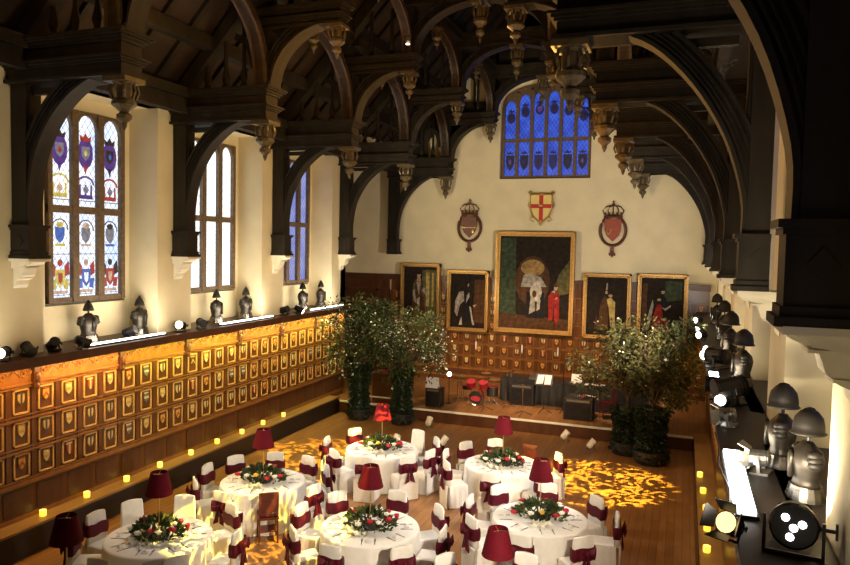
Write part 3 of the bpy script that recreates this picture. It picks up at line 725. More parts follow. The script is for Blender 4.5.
def art_big(P, O):
    P('p_green', [(-.98, .02), (-.5, .02), (-.55, .98), (-.98, .98)]); P('p_brown', [(-1, 0), (1, 0), (1, .12), (-1, .16)])
    P('p_olive', [(.5, .35), (.98, .4), (.98, .75), (.7, .6)])
    P('p_brown', O(-.05, .52, .50, .27, 16)); P('p_sky', O(-.05, .66, .34, .09, 14)); P('p_grey', [(-.38, .45), (-.3, .58), (-.1, .60), (.2, .56), (.36, .46)])
    # loose pale drapery on a plinth, no recognisable design
    P('p_black', [(-.22, .12), (-.2, .40), (.3, .40), (.32, .12)]); P('p_white', O(.06, .40, .17, .10)); P('p_white', [(-.05, .40), (.0, .54), (.12, .52), (.2, .38)]); P('p_grey', [(-.12, .16), (-.08, .36), (.04, .34), (.06, .2)]); P('p_white', [(.1, .2), (.1, .34), (.2, .32), (.18, .22)]); P('p_brown', O(.02, .38, .06, .04, 10))
    P('p_red', [(.44, .1), (.42, .36), (.52, .42), (.72, .40), (.74, .14), (.66, .05), (.6, .12)]); P('p_skin', O(.62, .455, .05, .03, 10)); P('p_brown', O(.62, .48, .06, .02, 10)); P('p_white', [(.5, .41), (.6, .40), (.58, .43)])
    P('p_grey', [(.6, .33), (.68, .34), (.66, .36)]); P('p_black', [(.55, .1), (.58, .3), (.6, .1)])
def art_lady(P, O):
    P('p_olive', [(.1, .05), (.95, .05), (.95, .95), (.1, .95)]); P('p_yellow', [(.35, .3), (.55, .3), (.55, .9), (.35, .9)]); P('p_yellow', [(.7, .3), (.82, .3), (.82, .9), (.7, .9)])
    P('p_ground', [(-1, 0), (.15, 0), (.05, 1), (-1, 1)]); P('p_teal', [(-1, 0), (1, 0), (1, .09), (-1, .07)])
    P('p_brown', [(-.62, .05), (-.48, .4), (-.42, .62), (-.34, .76), (-.05, .80), (.16, .74), (.18, .5), (.3, .3), (.40, .05)]); P('p_skin', O(-.1, .85, .11, .045)); P('p_skin', [(-.22, .74), (.02, .74), (0, .81), (-.2, .81)])
    P('p_black', O(-.1, .89, .13, .03)); P('p_olive', [(-.48, .5), (-.42, .7), (-.3, .74), (-.32, .5), (-.42, .36)]); P('p_grey', [(-.46, .56), (-.38, .40), (-.24, .34), (-.28, .46), (-.34, .6)]); P('p_grey', [(.1, .58), (.34, .50), (.5, .52), (.22, .64)]); P('p_skin', O(.5, .51, .06, .02, 8))
    P('p_white', [(-.22, .42), (-.02, .46), (-.04, .30), (-.18, .34)]); P('p_grey', [(-.24, .73), (.04, .73), (-.08, .5)]); P('p_olive', [(-.3, .3), (-.1, .28), (0, .06), (-.4, .06)])
def art_robe(P, O):
    P('p_brown', [(.3, .1), (.95, .1), (.95, .9), (.4, .9)])
    P('p_black', [(-.25, .1), (-.3, .6), (-.05, .72), (.15, .6), (.3, .1)]); P('p_skin', O(-.02, .80, .08, .045)); P('p_black', O(-.06, .84, .12, .04)); P('p_black', [(-.12, .68), (-.12, .84), (-.02, .82), (-.02, .7)])
    P('p_grey', [(-.75, .28), (-.72, .5), (-.5, .66), (-.25, .68), (-.2, .5), (-.45, .42), (-.6, .2)]); P('p_white', [(-.7, .4), (-.5, .62), (-.35, .62), (-.5, .5), (-.65, .3)])
    P('p_grey', [(-.1, .45), (.1, .58), (.08, .66), (-.05, .6)]); P('p_white', [(.1, .4), (.2, .38), (.32, .16), (.42, .06), (.3, .05), (.2, .22)]); P('p_white', [(-.5, .04), (-.35, .2), (-.3, .05)]); P('p_skin', [(.3, .42), (.5, .44), (.4, .38)])
def art_mantle(P, O):
    P('p_ground', [(-.9, .05), (.9, .05), (.9, .95), (-.9, .95)]); P('p_brown', [(-.45, .08), (-.3, .55), (-.1, .68), (.1, .6), (.1, .1)])
    P('p_yellow', [(.0, .62), (.2, .66), (.42, .58), (.42, .3), (.5, .1), (.35, .05), (.2, .2), (.12, .45)]); P('p_skin', O(-.02, .74, .06, .03)); P('p_grey', [(-.06, .78), (-.02, .9), (.04, .9), (.02, .78)]); P('p_skin', O(.18, .685, .1, .025)); P('p_brown', [(-.6, .1), (-.5, .4), (-.4, .1)])
def art_red(P, O):
    P('p_brown', [(-.95, .1), (-.75, .1), (-.7, .9), (-.95, .9)]); P('p_green', [(.1, .6), (.9, .65), (.9, .95), (.1, .95)])
    P('p_black', [(-.2, .1), (-.3, .55), (.0, .76), (.25, .6), (.2, .1)]); P('p_red', [(-.45, .12), (-.4, .35), (-.25, .56), (-.05, .56), (.05, .4), (.05, .12), (-.1, .1), (-.2, .05)]); P('p_red', [(.1, .1), (.12, .35), (.3, .3), (.35, .08)])
    P('p_grey', [(-.75, .15), (-.6, .45), (-.45, .64), (-.4, .55), (-.5, .3), (-.65, .12)]); P('p_skin', O(.02, .77, .08, .035)); P('p_white', [(-.02, .52), (.15, .5), (.4, .56), (.4, .53), (.15, .46)]); P('p_yellow', O(-.15, .64, .1, .02)); P('p_black', O(.02, .82, .13, .035))
painting('largest gilt framed painting in the middle, pale centre and a red figure at right', -6.33, -3.55, 2.28, 5.84, .15, art_big, -1)
painting('gilt framed portrait of a standing lady by pillars, leftmost of the paintings', -9.95, -8.42, 2.3, 4.62, .12, art_lady)
painting('gilt framed portrait in grey robes, just left of the largest painting', -8.11, -6.57, 2.22, 4.42, .12, art_robe)
painting('gilt framed portrait with yellow mantle, just right of the largest painting', -3.22, -1.65, 2.25, 4.46, .12, art_mantle)
painting('gilt framed portrait in a red robe, rightmost of the paintings', -1.44, .14, 2.25, 4.50, .12, art_red)
def coat(label, x, z, red):
    t = thing('carved_royal_arms', label, 'coat of arms', (x, YE - .06, z), 0, 'carved crowned medallions')
    m = MB(); m.tube([(.42 * cos(a * pi / 14), 0, .50 * sin(a * pi / 14)) for a in range(28)], .06, 6, closed=True); m.tube([(.42 * cos(a * pi / 14), -.05, .50 * sin(a * pi / 14)) for a in range(28)], .022, 6, closed=True); m.build('garter_ring', 'bronze', t)
    m = MB(); m.prism(shieldpoly(0, .03, .27, .72), -.08, 0, mi=0)
    if red: m.tube([(-.14, -.09, -.16), (-.2, -.09, -.02), (-.16, -.09, .06), (-.04, -.09, .04), (-.14, -.09, -.16)], .018, 5, 1); 
    else: m.ball((.14, -.09, -.14), .05, .02, .07, 6, 1)
    m.box(-.27, .27, -.09, -.08, -.02, .0, 1) if not red else None
    m.build('shield', ['s_rust' if red else 's_brown', 'gold'], t)
    m = MB(); z0 = .48
    m.tube([(.27 * cos(a * pi / 8), .10 * sin(a * pi / 8) * 0 - .02 - .04 * sin(a * pi / 8), z0) for a in range(16)], .05, 6, closed=True)
    for a in (-.26, -.13, 0, .13, .26):
        m.tube([(a, -.03, z0), (a * 1.35, -.06, z0 + .2), (a * .9, -.05, z0 + .33), (0, -.03, z0 + .38)], .022, 5); m.ball((a, -.06, z0 + .1), .04)
    m.ball((0, -.03, z0 + .42), .05); m.box(-.015, .015, -.04, -.01, z0 + .44, z0 + .56); m.box(-.05, .05, -.04, -.01, z0 + .48, z0 + .51); m.build('crown', 'bronze', t)
    m = MB(); m.box(-.06, .06, -.05, 0, -.72, -.5); m.ball((0, -.03, -.74), .08, .04, .06); m.ball((-.07, -.03, -.8), .05, .03, .05); m.ball((.07, -.03, -.8), .05, .03, .05); m.ball((0, -.03, -.84), .04, .03, .07); m.build('strap_end', 'bronze', t)
mat('s_rust', (.30, .045, .02), .5, var=.3, scale=12); mat('s_brown', (.15, .05, .035), .5, var=.3, scale=12)
coat('crowned oval coat of arms with dark brown shield, left of the blue window', -7.40, 5.98, False)
coat('crowned oval coat of arms with rust red shield, right of the blue window', -2.33, 5.92, True)
t = thing('carved_city_arms', 'gold and white shield with a red cross, hanging below the blue window', 'coat of arms', (-4.79, YE - .04, 6.68))
m = MB(); m.prism(shieldpoly(0, 0, .36, .92), -.09, 0); m.build('shield', 's_yellow', t)
m = MB(); m.box(-.07, .07, -.105, -.09, -.44, .45); m.box(-.36, .36, -.105, -.09, .0, .14); m.build('red_cross', 's_red', t)
m = MB(); m.tube([(x, -.09, z) for x, z in shieldpoly(0, 0, .38, .96)], .035, 6, closed=True)
for sx in (-1, 1):
    m.tube([(sx * .36, -.08, .44), (sx * .46, -.08, .56), (sx * .38, -.08, .60), (sx * .34, -.08, .54)], .03, 5); m.tube([(sx * .38, -.08, 0), (sx * .46, -.08, .08), (sx * .42, -.08, .2)], .025, 5); m.tube([(sx * .30, -.08, -.3), (sx * .40, -.08, -.4), (sx * .25, -.08, -.48)], .025, 5)
m.ball((0, -.1, .5), .07, .04, .06); m.ball((0, -.1, -.55), .07, .04, .06); m.build('gilt_scrollwork', 'gold', t)
m = MB(); m.ball((0, -.12, .08), .07, .02, .045); m.ball((-.06, -.12, .11), .03, .02, .03); m.build('gilt_lamb', 'gold', t)

# ================================================================ ARMOUR ON THE SHELVES
def make_armour(brim):
    t = thing('armour_bust', 'x', 'armour', (0, 0, 0))
    m = MB(); m.lathe([(.10, 0), (.10, .015), (.03, .03), (.02, .1), (.018, .62), (.012, .64)], n=8); m.build('stand', 'black_metal', t)
    m = MB(); m.lathe([(.165, .12), (.15, .16), (.145, .2), (.175, .3), (.19, .38), (.165, .46), (.09, .52), (.06, .55)], n=16, sy=.78)
    m.prism([(-.02, .2), (.02, .2), (.03, .4), (0, .48), (-.03, .4)], -.17, -.13); m.build('breastplate', 'armour_dark', t, smooth=True)
    m = MB()
    for j in range(4): m.lathe([(.17 + j * .012, .13 - j * .035), (.185 + j * .012, .095 - j * .035), (.178 + j * .012, .13 - j * .035)], n=16, sy=.8)
    m.build('tassets', 'steel', t)
    for s in (-1, 1):
        m = MB()
        for j in range(3): m.ball((s * (.165 + j * .014), 0, .455 - j * .045), .06 - j * .004, .075, .05, 10)
        m.build('shoulder_plate', 'helmet_dark', t, smooth=True)
    m = MB()
    if brim: m.lathe([(.135, .625), (.148, .635), (.128, .65), (.126, .71), (.112, .79), (.07, .85), (.012, .88)], n=16, sy=1.15)
    else: m.lathe([(.100, .60), (.105, .61), (.095, .65), (.075, .71), (.045, .76), (.018, .80), (.006, .82)], n=14)
    h = m.build('helmet', 'helmet_dark', t, smooth=True)
    m = MB(); m.tube([(0, y * .125, .68 + .2 * (1 - y * y) ** .5) for y in (-1, -.7, -.3, 0, .3, .7, 1)], .012, 5) if brim else m.ball((0, 0, .80), .014)
    m.build('comb', 'steel', h)
    return t
a1 = make_armour(False); used = False
lab = ['armour bust with pointed helmet directly under the stained glass window', 'armour bust with pointed helmet at the far end of the first strip light',
       'armour bust with pointed helmet below the white window, nearer of the pair', 'armour bust with pointed helmet below the white window, farther of the pair',
       'armour bust with bluish pointed helmet below the narrow bluish window', 'armour bust with pointed helmet nearest the alcove on the left shelf']
for k, y in enumerate((10.6, 11.95, 14.6, 15.85, 18.8, 19.95)):
    place(a1, used, (XC - 6.0 if k not in (1,) else XC - 5.98, y, 3.3), pi / 2 + rnd.uniform(-.2, .2), lab[k], 'armour busts on the left shelf', 1.0); used = True
a2 = make_armour(True); used = False
lab = ['dark armour bust with brimmed helmet, nearest on the right shelf beside the white corbel', 'armour bust with brimmed helmet and bright breastplate, second on the right shelf', 'hunched dark armour bust, third from the viewer on the right shelf',
       'dark armour bust, fourth from the viewer on the right shelf', 'dark armour bust, fifth from the viewer on the right shelf', 'dark armour bust farthest away on the right shelf']
for k, (x, y, sc) in enumerate(((1.0, 6.45, .84), (.92, 7.35, .88), (.88, 11.6, .95), (.86, 14.4, 1.0), (.9, 17.5, 1.0), (.88, 21.0, .95))):
    place(a2, used, (x, y, 3.3), -pi / 2 + (.25, -.2, .1, -.3, .2, 0)[k], lab[k], 'armour busts on the right shelf', sc); used = True

# strip lights
def strip(label, x, ya, yb, w_, mt):
    t = thing('strip_light', label, 'strip light', (x, (ya + yb) / 2, 3.3), 0, 'strip lights on the shelves'); L = (yb - ya) / 2
    m = MB(); m.box(-w_ / 2 - .02, w_ / 2 + .02, -L - .03, L + .03, 0, .03); m.build('housing', 'black_metal', t)
    m = MB(); m.box(-w_ / 2, w_ / 2, -L, L, .03, .055); m.build('tube', mt, t)
xl = XC - 5.42
strip('white strip light on the left shelf under the stained glass window', xl, 9.95, 12.05, .07, 'tube_glow')
strip('white strip light on the left shelf below the white window', xl, 14.0, 16.2, .07, 'tube_glow')
strip('white strip light on the left shelf nearest the alcove', xl, 18.3, 20.3, .07, 'tube_glow')
strip('broad glaring strip light on the right shelf by the nearest armour', .50, 5.75, 7.5, .15, 'tube_bright')
strip('short glaring strip light midway along the right shelf', .50, 11.0, 12.3, .13, 'tube_bright')

# stage lamps
def make_can(body, r, L, lens, doors=False):
    """spotlight whose beam looks along local -y, tilted by the caller through part rotation"""
    t = thing('stage_spotlight', 'x', 'spotlight')
    m = MB(); m.box(-.1, .1, -.08, .08, 0, .02); 
    for s in (-1, 1): m.box(s * (r + .012) - .006, s * (r + .012) + .006, -.015, .015, .01, r + .07)
    m.box(-r - .018, r + .018, -.015, .015, .01, .025)
    m.tube([(r + .01, 0, r + .06), (r + .06, 0, r + .06)], .012, 6); m.box(r + .06, r + .07, -.02, .02, r + .03, r + .09); m.build('yoke', body, t)
    rot = Matrix.Rotation(R(90), 3, 'X')
    c = (0, 0, r + .06)
    m = MB(); m.lathe([(r * .45, -L * .55), (r * .8, -L * .5), (r, -L * .2), (r, L * .42), (r * 1.08, L * .44), (r * 1.08, L * .5)], c, 14, rot=rot); 
    for j in range(4): m.lathe([(r * .9, -L * .45 + j * .03), (r * 1.04, -L * .44 + j * .03), (r * .9, -L * .43 + j * .03)], c, 14, rot=rot)
    m.build('lamp_housing', body, t)
    m = MB(); m.lathe([(r * .97, L * .5), (r * .9, L * .515), (r * .3, L * .53)], c, 14, rot=rot); m.build('lens', lens, t)
    if doors:
        m = MB()
        for ax, sg in (('x', 1), ('x', -1), ('z', 1), ('z', -1)):
            y0 = -L * .5; y1 = y0 - r * 1.1
            if ax == 'x': m.add([(sg * r, y0, c[2] - r * .8), (sg * r, y0, c[2] + r * .8), (sg * r * 1.7, y1, c[2] + r * 1.1), (sg * r * 1.7, y1, c[2] - r * 1.1), (sg * (r + .01), y0, c[2] - r * .8), (sg * (r + .01), y0, c[2] + r * .8), (sg * (r * 1.7 + .01), y1, c[2] + r * 1.1), (sg * (r * 1.7 + .01), y1, c[2] - r * 1.1)], [(0, 1, 2, 3), (7, 6, 5, 4), (0, 4, 5, 1), (1, 5, 6, 2), (2, 6, 7, 3), (3, 7, 4, 0)])
            else: m.add([(-r * .8, y0, c[2] + sg * r), (r * .8, y0, c[2] + sg * r), (r * 1.1, y1, c[2] + sg * r * 1.7), (-r * 1.1, y1, c[2] + sg * r * 1.7), (-r * .8, y0, c[2] + sg * (r + .01)), (r * .8, y0, c[2] + sg * (r + .01)), (r * 1.1, y1, c[2] + sg * (r * 1.7 + .01)), (-r * 1.1, y1, c[2] + sg * (r * 1.7 + .01))], [(0, 1, 2, 3), (7, 6, 5, 4), (0, 4, 5, 1), (1, 5, 6, 2), (2, 6, 7, 3), (3, 7, 4, 0)])
        m.build('barn_doors', body, t)
    return t
can_b = make_can('black_metal', .085, .26, 'black_vinyl'); can_w = make_can('black_metal', .085, .26, 'lens_glow'); can_d = make_can('black_metal', .12, .22, 'lens_amber', True)
can_g = make_can('aluminium', .075, .16, 'black_vinyl', True); can_c = make_can('black_metal', .12, .34, 'lens_cool')
rotx = Matrix.Rotation(R(90), 3, 'X')
led = thing('stage_spotlight', 'x', 'spotlight')
m = MB(); m.lathe([(.10, -.2), (.14, -.16), (.15, .08), (.135, .1)], (0, 0, .2), 18, rot=rotx); m.box(-.09, .09, .1, .24, .1, .3)
for j in range(5): m.box(-.10, .10, .11 + j * .025, .12 + j * .025, .09, .31)
m.build('lamp_housing', 'black_metal', led)
m = MB(); m.box(-.18, .18, -.02, .02, 0, .02); m.box(-.185, -.165, -.03, .03, 0, .24); m.box(.165, .185, -.03, .03, 0, .24); m.tube([(.18, 0, .2), (.25, 0, .2)], .014, 6); m.box(.24, .255, -.03, .03, .15, .25); m.build('yoke', 'black_metal', led)
m = MB()
for dx_, dz_ in ((-.05, .05), (.0, -.01), (-.02, -.07), (.05, .02)): m.lathe([(.026, .10), (.022, .112), (.005, .116)], (dx_, 0, .2 + dz_), 10, rot=rotx)
m.build('lens', 'lens_cool', led)
def aim(o, y=0, tilt=0, rz=0): o.rotation_euler = (tilt, 0, rz); return o
g = 'stage lamps on the left shelf'
for k, (pr, us, x, y, rz, ti, lb) in enumerate((
    (can_b, 0, XC - 5.5, 9.35, 1.2, -.5, 'black spotlight tipped upward, left of the first strip light'),
    (can_w, 0, XC - 5.38, 9.78, 2.6, .4, 'small lit spotlight at the near end of the first strip light'),
    (can_b, 1, XC - 5.62, 11.35, 1.9, -.4, 'black spotlight leaning before the second armour bust'),
    (can_w, 1, XC - 5.45, 12.6, .35, -.2, 'lit spotlight glowing in front of the pier between stained and white windows'),
    (can_b, 1, XC - 5.45, 13.3, 1.0, .1, 'black spotlight lying just past the glowing one on the left shelf'),
    (can_b, 1, XC - 5.5, 17.0, 1.4, -.3, 'black spotlight on the shelf between white and bluish windows'),
    (can_w, 1, XC - 5.4, 17.45, 1.8, .5, 'small lit spotlight on the shelf before the bluish window'),
    (can_w, 1, XC - 5.4, 8.28, .5, 0, 'glowing spotlight at the far left edge of the left shelf'),
    (can_b, 1, XC - 5.5, 8.8, 1.3, .4, 'black spotlight lying on the left shelf, nearest the viewer'))):
    o = place(pr, us, (x, y, 3.3), 0, lb, g); aim(o, 0, ti, rz)
g = 'stage lamps on the right shelf'
for k, (pr, us, x, y, z, rz, ti, sc, lb) in enumerate((
    (can_d, 0, .34, 5.25, 3.3, -.55, -.45, .62, 'round amber floodlight with barn doors, clipped at the shelf edge near the candles'),
    (led, 0, .74, 5.15, 3.3, -.15, -.2, 1, 'big black lamp with three small white beams, nearest thing on the right shelf'),
    (can_g, 0, .72, 7.0, 3.3, -1.9, .1, 1, 'silver lamp with barn doors beside the broad strip light'),
    (can_g, 1, .55, 8.75, 3.3, -1.8, .15, 1, 'silver lamp with barn doors beyond the end of the broad strip light'),
    (can_c, 0, .50, 9.6, 3.3, -.3, -.3, .6, 'black lamp with dazzling white lens in the middle of the right shelf'),
    (can_b, 1, .50, 10.3, 3.3, -1.7, 0, 1.3, 'black spotlight between the dazzling lamp and the short strip light'),
    (can_c, 1, .45, 13.6, 3.3, -.6, -.1, .75, 'black lamp with white oval lens past the short strip light'),
    (can_c, 1, .50, 14.6, 3.3, -.7, -.1, .6, 'smaller black lamp with white lens, behind the oval one'),
    (can_b, 1, .6, 13.0, 3.3, -2.2, 0, 1.5, 'black spotlight under the fourth armour bust on the right shelf'),
    (can_c, 1, .42, 17.0, 3.3, -.7, 0, .65, 'white-lensed lamp, lowest of the three far ones on the right shelf'),
    (can_c, 1, .42, 18.6, 3.3, -.7, 0, .6, 'white-lensed lamp, middle of the three far ones on the right shelf'),
    (can_c, 1, .40, 20.6, 3.3, -.7, 0, .65, 'white-lensed lamp farthest along the right shelf'),
    (can_b, 1, .66, 10.0, 3.3, -1.2, .2, 1.6, 'black spotlight in front of the third armour bust on the right shelf'))):
    o = place(pr, us, (x, y, z), 0, lb, g, sc); aim(o, 0, ti, rz)
# cable
m = MB(); m.tube([(.38, 8.3, 3.32), (.40, 7.6, 3.33), (.36, 7.0, 3.34), (.42, 6.3, 3.33), (.38, 5.6, 3.33), (.42, 5.3, 3.36)], .008, 5)
tag(m.build('lamp_cable', 'black_metal'), 'thin black lamp cable trailing along the edge of the right shelf', 'cable')

# ================================================================ CANDLES
def make_candle():
    t = thing('glass_candle', 'x', 'candle')
    m = MB(); m.lathe([(.045, 0), (.05, .01), (.052, .09), (.044, .09), (.042, .02)], n=10); m.build('glass_holder', 'candle_glow', t)
    m = MB(); m.lathe([(.010, .05), (.012, .065), (.003, .085)], n=6); m.build('flame', 'candle_flame', t)
    return t
cd = make_candle(); used = False
for k in range(9):
    place(cd, used, (XC - 5.42 - .02 * (k % 2), 9.02 + .975 * k, .5), 0, 'yellow candle glass on the left ledge, %s from the viewer' % ORD[k], 'candles on the left ledge', 1.15); used = True
for k, (x, y) in enumerate(((.50, 11.97), (.53, 12.9), (.54, 13.9), (.51, 14.9), (.47, 15.96))):
    place(cd, True, (x, y, .5), 0, 'yellow candle glass on the right ledge, %s from the viewer' % ORD[k], 'candles on the right ledge', 1.15)

# ================================================================ TABLES
TR = .79
def make_table():
    t = thing('round_table', 'x', 'table')
    m = MB(); m.lathe([(TR - .02, .72), (TR - .02, .745)], n=32); m.build('tabletop', 'oak_dark', t)
    for a in range(4): m = MB(); m.tube([(.45 * cos(a * pi / 2 + .4), .45 * sin(a * pi / 2 + .4), 0), (.4 * cos(a * pi / 2 + .4), .4 * sin(a * pi / 2 + .4), .72)], .018, 6); m.build('leg', 'black_metal', t)
    m = MB(); N = 96; prof = []
    rings = [(0.0, .755, 0), (.4, .757, 0), (TR - .03, .757, 0), (TR, .752, 0), (TR + .006, .735, .1), (TR + .005, .6, .5), (TR + .01, .4, .7), (TR + .015, .2, .8), (TR + .02, .01, .9)]
    vs = []
    for r, z, wv in rings:
        for k in range(N):
            a = 2 * pi * k / N; q = (.020 * sin(a * 17) + .018 * sin(a * 11 + 1) + .01 * sin(a * 29 + 2)) * wv
            vs.append(((max(r, .001) + q) * cos(a), (max(r, .001) + q) * sin(a), z))
    fs = [(j * N + k, j * N + (k + 1) % N, (j + 1) * N + (k + 1) % N, (j + 1) * N + k) for j in range(len(rings) - 1) for k in range(N)]
    m.add(vs, fs); o = m.build('tablecloth', 'cloth_white', t, smooth=True)
    return t
def chair_cover(m):
    # seat box with a skirt falling to the floor
    N = 12; 
    def ring(hw, hd, z, wob=0):
        P = []
        for i in range(4 * N):
            side, u = divmod(i, N); u = u / N * 2 - 1
            x, y = ((u, -1), (1, u), (-u, 1), (-1, -u))[side]
            q = 1 + wob * sin(i * 1.9) 
            P.append((x * hw * q, y * hd * q, z))
        return P
    rs = [ring(.18, .17, .475), ring(.205, .195, .46), ring(.21, .20, .42, .01), ring(.22, .205, .2, .03), ring(.235, .21, .01, .04)]
    vs = [p for r in rs for p in r]; n = 4 * N
    fs = [(j * n + k, (j + 1) * n + k, (j + 1) * n + (k + 1) % n, j * n + (k + 1) % n) for j in range(4) for k in range(n)] + [tuple(range(n))]
    m.add(vs, fs)
def make_chair(kind):
    """sitter faces local -y; back stands at +y"""
    t = thing('banquet_chair', 'x', 'chair')
    if kind == 'bare':
        m = MB(); m.box(-.2, .2, -.2, .2, .43, .46); m.build('seat', 'mahogany', t)
        for x in (-.18, .18):
            for y in (-.17, .18):
                m = MB(); m.tube([(x, y, 0), (x * .95, y, .43)], .016, 6); m.build('leg', 'mahogany', t)
        m = MB(); m.box(-.19, .19, .17, .21, .84, .92); m.box(-.19, -.165, .18, .205, .46, .9); m.box(.165, .19, .18, .205, .46, .9)
        for x in (-.1, -.035, .035, .1): m.box(x - .01, x + .01, .185, .2, .5, .85)
        m.box(-.19, .19, .18, .2, .52, .55); m.box(-.17, .17, .176, .21, .56, .86); m.build('backrest', 'mahogany', t)
        m = MB(); m.box(-.18, .18, -.17, .17, .2, .215); m.build('stretcher', 'mahogany', t)
        m = MB(); m.box(-.19, .19, -.19, .17, .46, .5); m.build('cushion', 'burgundy', t)
        return t
    m = MB(); chair_cover(m); m.build('seat_cover', 'cover_white', t, smooth=False)
    m = MB(); P = []
    for z, hw, d0, d1 in ((.44, .205, .165, .245), (.6, .20, .165, .24), (.8, .195, .18, .235), (.91, .19, .192, .235), (.932, .183, .20, .23)):
        for k in range(17):
            u = k / 16 * 2 - 1; P.append((u * hw, d0 - .02 * (1 - u * u) * -1, z + (.018 * (1 - u * u) if z > .9 else 0)))
        for k in range(17):
            u = 1 - k / 16 * 2; P.append((u * hw, d1 + .02 * (1 - u * u), z + (.018 * (1 - u * u) if z > .9 else 0)))
    n = 34; fs = [(j * n + k, j * n + (k + 1) % n, (j + 1) * n + (k + 1) % n, (j + 1) * n + k) for j in range(4) for k in range(n)] + [tuple(4 * n + k for k in range(n)), tuple(range(n - 1, -1, -1))]
    m.add(P, fs); m.build('backrest_cover', 'cover_white', t, smooth=True)
    m = MB(); m.prism([(-.2, .25), (.2, .25), (.245, .275), (-.245, .275)], .01, .46, 'z') ; m.build('back_skirt', 'cover_white', t)
    if kind == 'sash':
        m = MB(); P = []
        for z, e in ((.58, .0), (.64, .008), (.72, .008), (.78, 0)):
            for k in range(9): u = k / 8 * 2 - 1; P.append((u * (.21 + e), .155 - e - .0, z + .01 * sin(u * 5)))
            for k in range(9): u = 1 - k / 8 * 2; P.append((u * (.21 + e), .268 + e + .012 * (1 - u * u), z + .01 * sin(u * 4)))
        n = 18; m.add(P, [(j * n + k, j * n + (k + 1) % n, (j + 1) * n + (k + 1) % n, (j + 1) * n + k) for j in range(3) for k in range(n)])
        m.build('sash', 'burgundy', t, smooth=True)
        m = MB()
        for s in (-1, 1):
            m.add([(0, .29, .70), (s * .06, .32, .755), (s * .155, .345, .80), (s * .175, .33, .70), (s * .15, .34, .60), (s * .06, .32, .65), (s * .10, .38, .70)],
                  [(0, 1, 6), (1, 2, 6), (2, 3, 6), (3, 4, 6), (4, 5, 6), (5, 0, 6), (0, 5, 4, 3, 2, 1)])
            m.add([(0, .30, .69), (s * .03, .315, .69), (s * .13, .33, .38), (s * .03, .34, .42), (s * .01, .29, .69), (s * .12, .30, .38), (s * .02, .30, .42)], [(0, 1, 2, 3), (1, 4, 5, 2), (0, 3, 6, 4), (2, 5, 6, 3), (4, 6, 5)])
        m.ball((0, .33, .70), .035, .03, .045, 8); m.build('bow', 'burgundy', t)
    return t
CH = {k: make_chair(k) for k in ('sash', 'plain', 'bare')}; CU = {k: 0 for k in CH}
def make_lamp():
    t = thing('table_lamp', 'x', 'lamp')
    m = MB(); m.lathe([(.09, 0), (.09, .015), (.02, .03), (.011, .06), (.009, .68), (.004, .70)], n=10); m.build('pole', 'brass', t)
    m = MB(); m.lathe([(.205, .66), (.125, 1.0), (.120, 1.0), (.200, .66)], n=28); m.f = m.f[:-2]; m.m = m.m[:-2]; m.build('lamp_shade', 'crimson_shade', t, smooth=False)
    m = MB()
    for a in range(3): m.tube([(0, 0, .97), (.12 * cos(a * 2.1), .12 * sin(a * 2.1), .985)], .003, 4)
    m.tube([(0, 0, .68), (0, 0, .985)], .004, 4); m.build('shade_carrier', 'brass', t)
    m = MB(); m.lathe([(.012, .72), (.03, .76), (.03, .8), (.01, .83)], n=8); m.build('bulb', 'paper', t)
    return t
LP = make_lamp()
def make_centre(seed):
    rnd.seed(seed); t = thing('flower_centrepiece', 'x', 'flowers')
    m = MB()
    for k in range(420):
        a = rnd.uniform(0, 2 * pi); r = sqrt(rnd.random()) * .31; z = .03 + (.17 * (1 - (r / .33) ** 2)) * rnd.uniform(.4, 1.1)
        m.leaf((r * cos(a), r * sin(a) * .85, z), (cos(a) * (.4 + r * 2), sin(a) * (.4 + r * 2), rnd.uniform(.1, 1.1)), rnd.uniform(.05, .10), rnd.choice((0, 0, 0, 1)), .55)
    m.build('foliage', ['leaf_dark', 'leaf_light'], t)
    for k in range(12):
        a = 2 * pi * k / 12 + rnd.uniform(-.2, .2); r = rnd.uniform(.2, .36); z = .05 + .13 * (1 - (r / .4) ** 2)
        m = MB(); col = ('red_petal', 'white_petal', 'red_petal', 'white_petal', 'yellow_petal')[k % 5] if k % 5 != 4 or seed % 2 else 'white_petal'
        c = (r * cos(a), r * sin(a), z + .03); m.ball(c, .03, .03, .026, 8)
        for j in range(6): b_ = j * pi / 3; m.leaf((c[0], c[1], c[2] - .01), (cos(b_), sin(b_), .5), .055, None, .9)
        m.build('rose' if col == 'red_petal' else 'white_bloom', col, t)
    m = MB()
    for k in range(46): m.leaf((rnd.uniform(-.12, .12), rnd.uniform(-.34, -.2), .02), (rnd.uniform(-1, 1), rnd.uniform(-1, 0), rnd.uniform(0, .5)), .09, None, .8)
    m.build('white_ribbon', 'white_petal', t)
    m = MB(); m.lathe([(.13, 0), (.15, .04), (.10, .05)], n=12); m.build('bowl', 'black_vinyl', t)
    return t
CE = [make_centre(3), make_centre(4)]; CEU = [0, 0]
def make_glass():
    t = thing('wine_glass', 'x', 'glass')
    m = MB(); m.lathe([(.03, 0), (.03, .004), (.005, .01), (.005, .08)], n=10); m.build('stem', 'chrome', t)
    m = MB(); m.lathe([(.01, .08), (.028, .11), (.04, .17), (.042, .19), (.03, .185)], n=10); m.build('bowl', 'wine_red', t)
    return t
GLS = make_glass(); gu = 0
m = MB(); m.box(-.008, .008, -.09, .02, 0, .004); m.prism([(-.011, .02), (.011, .02), (.013, .10), (0, .12), (-.008, .10)], 0, .004, 'z'); KN = m.build('table_knife', 'cutlery'); ku = 0
m = MB(); m.box(-.006, .006, -.09, .04, 0, .004); m.box(-.013, .013, .04, .06, 0, .005)
for x in (-.011, -.004, .004, .011): m.box(x - .002, x + .002, .06, .105, 0, .005)
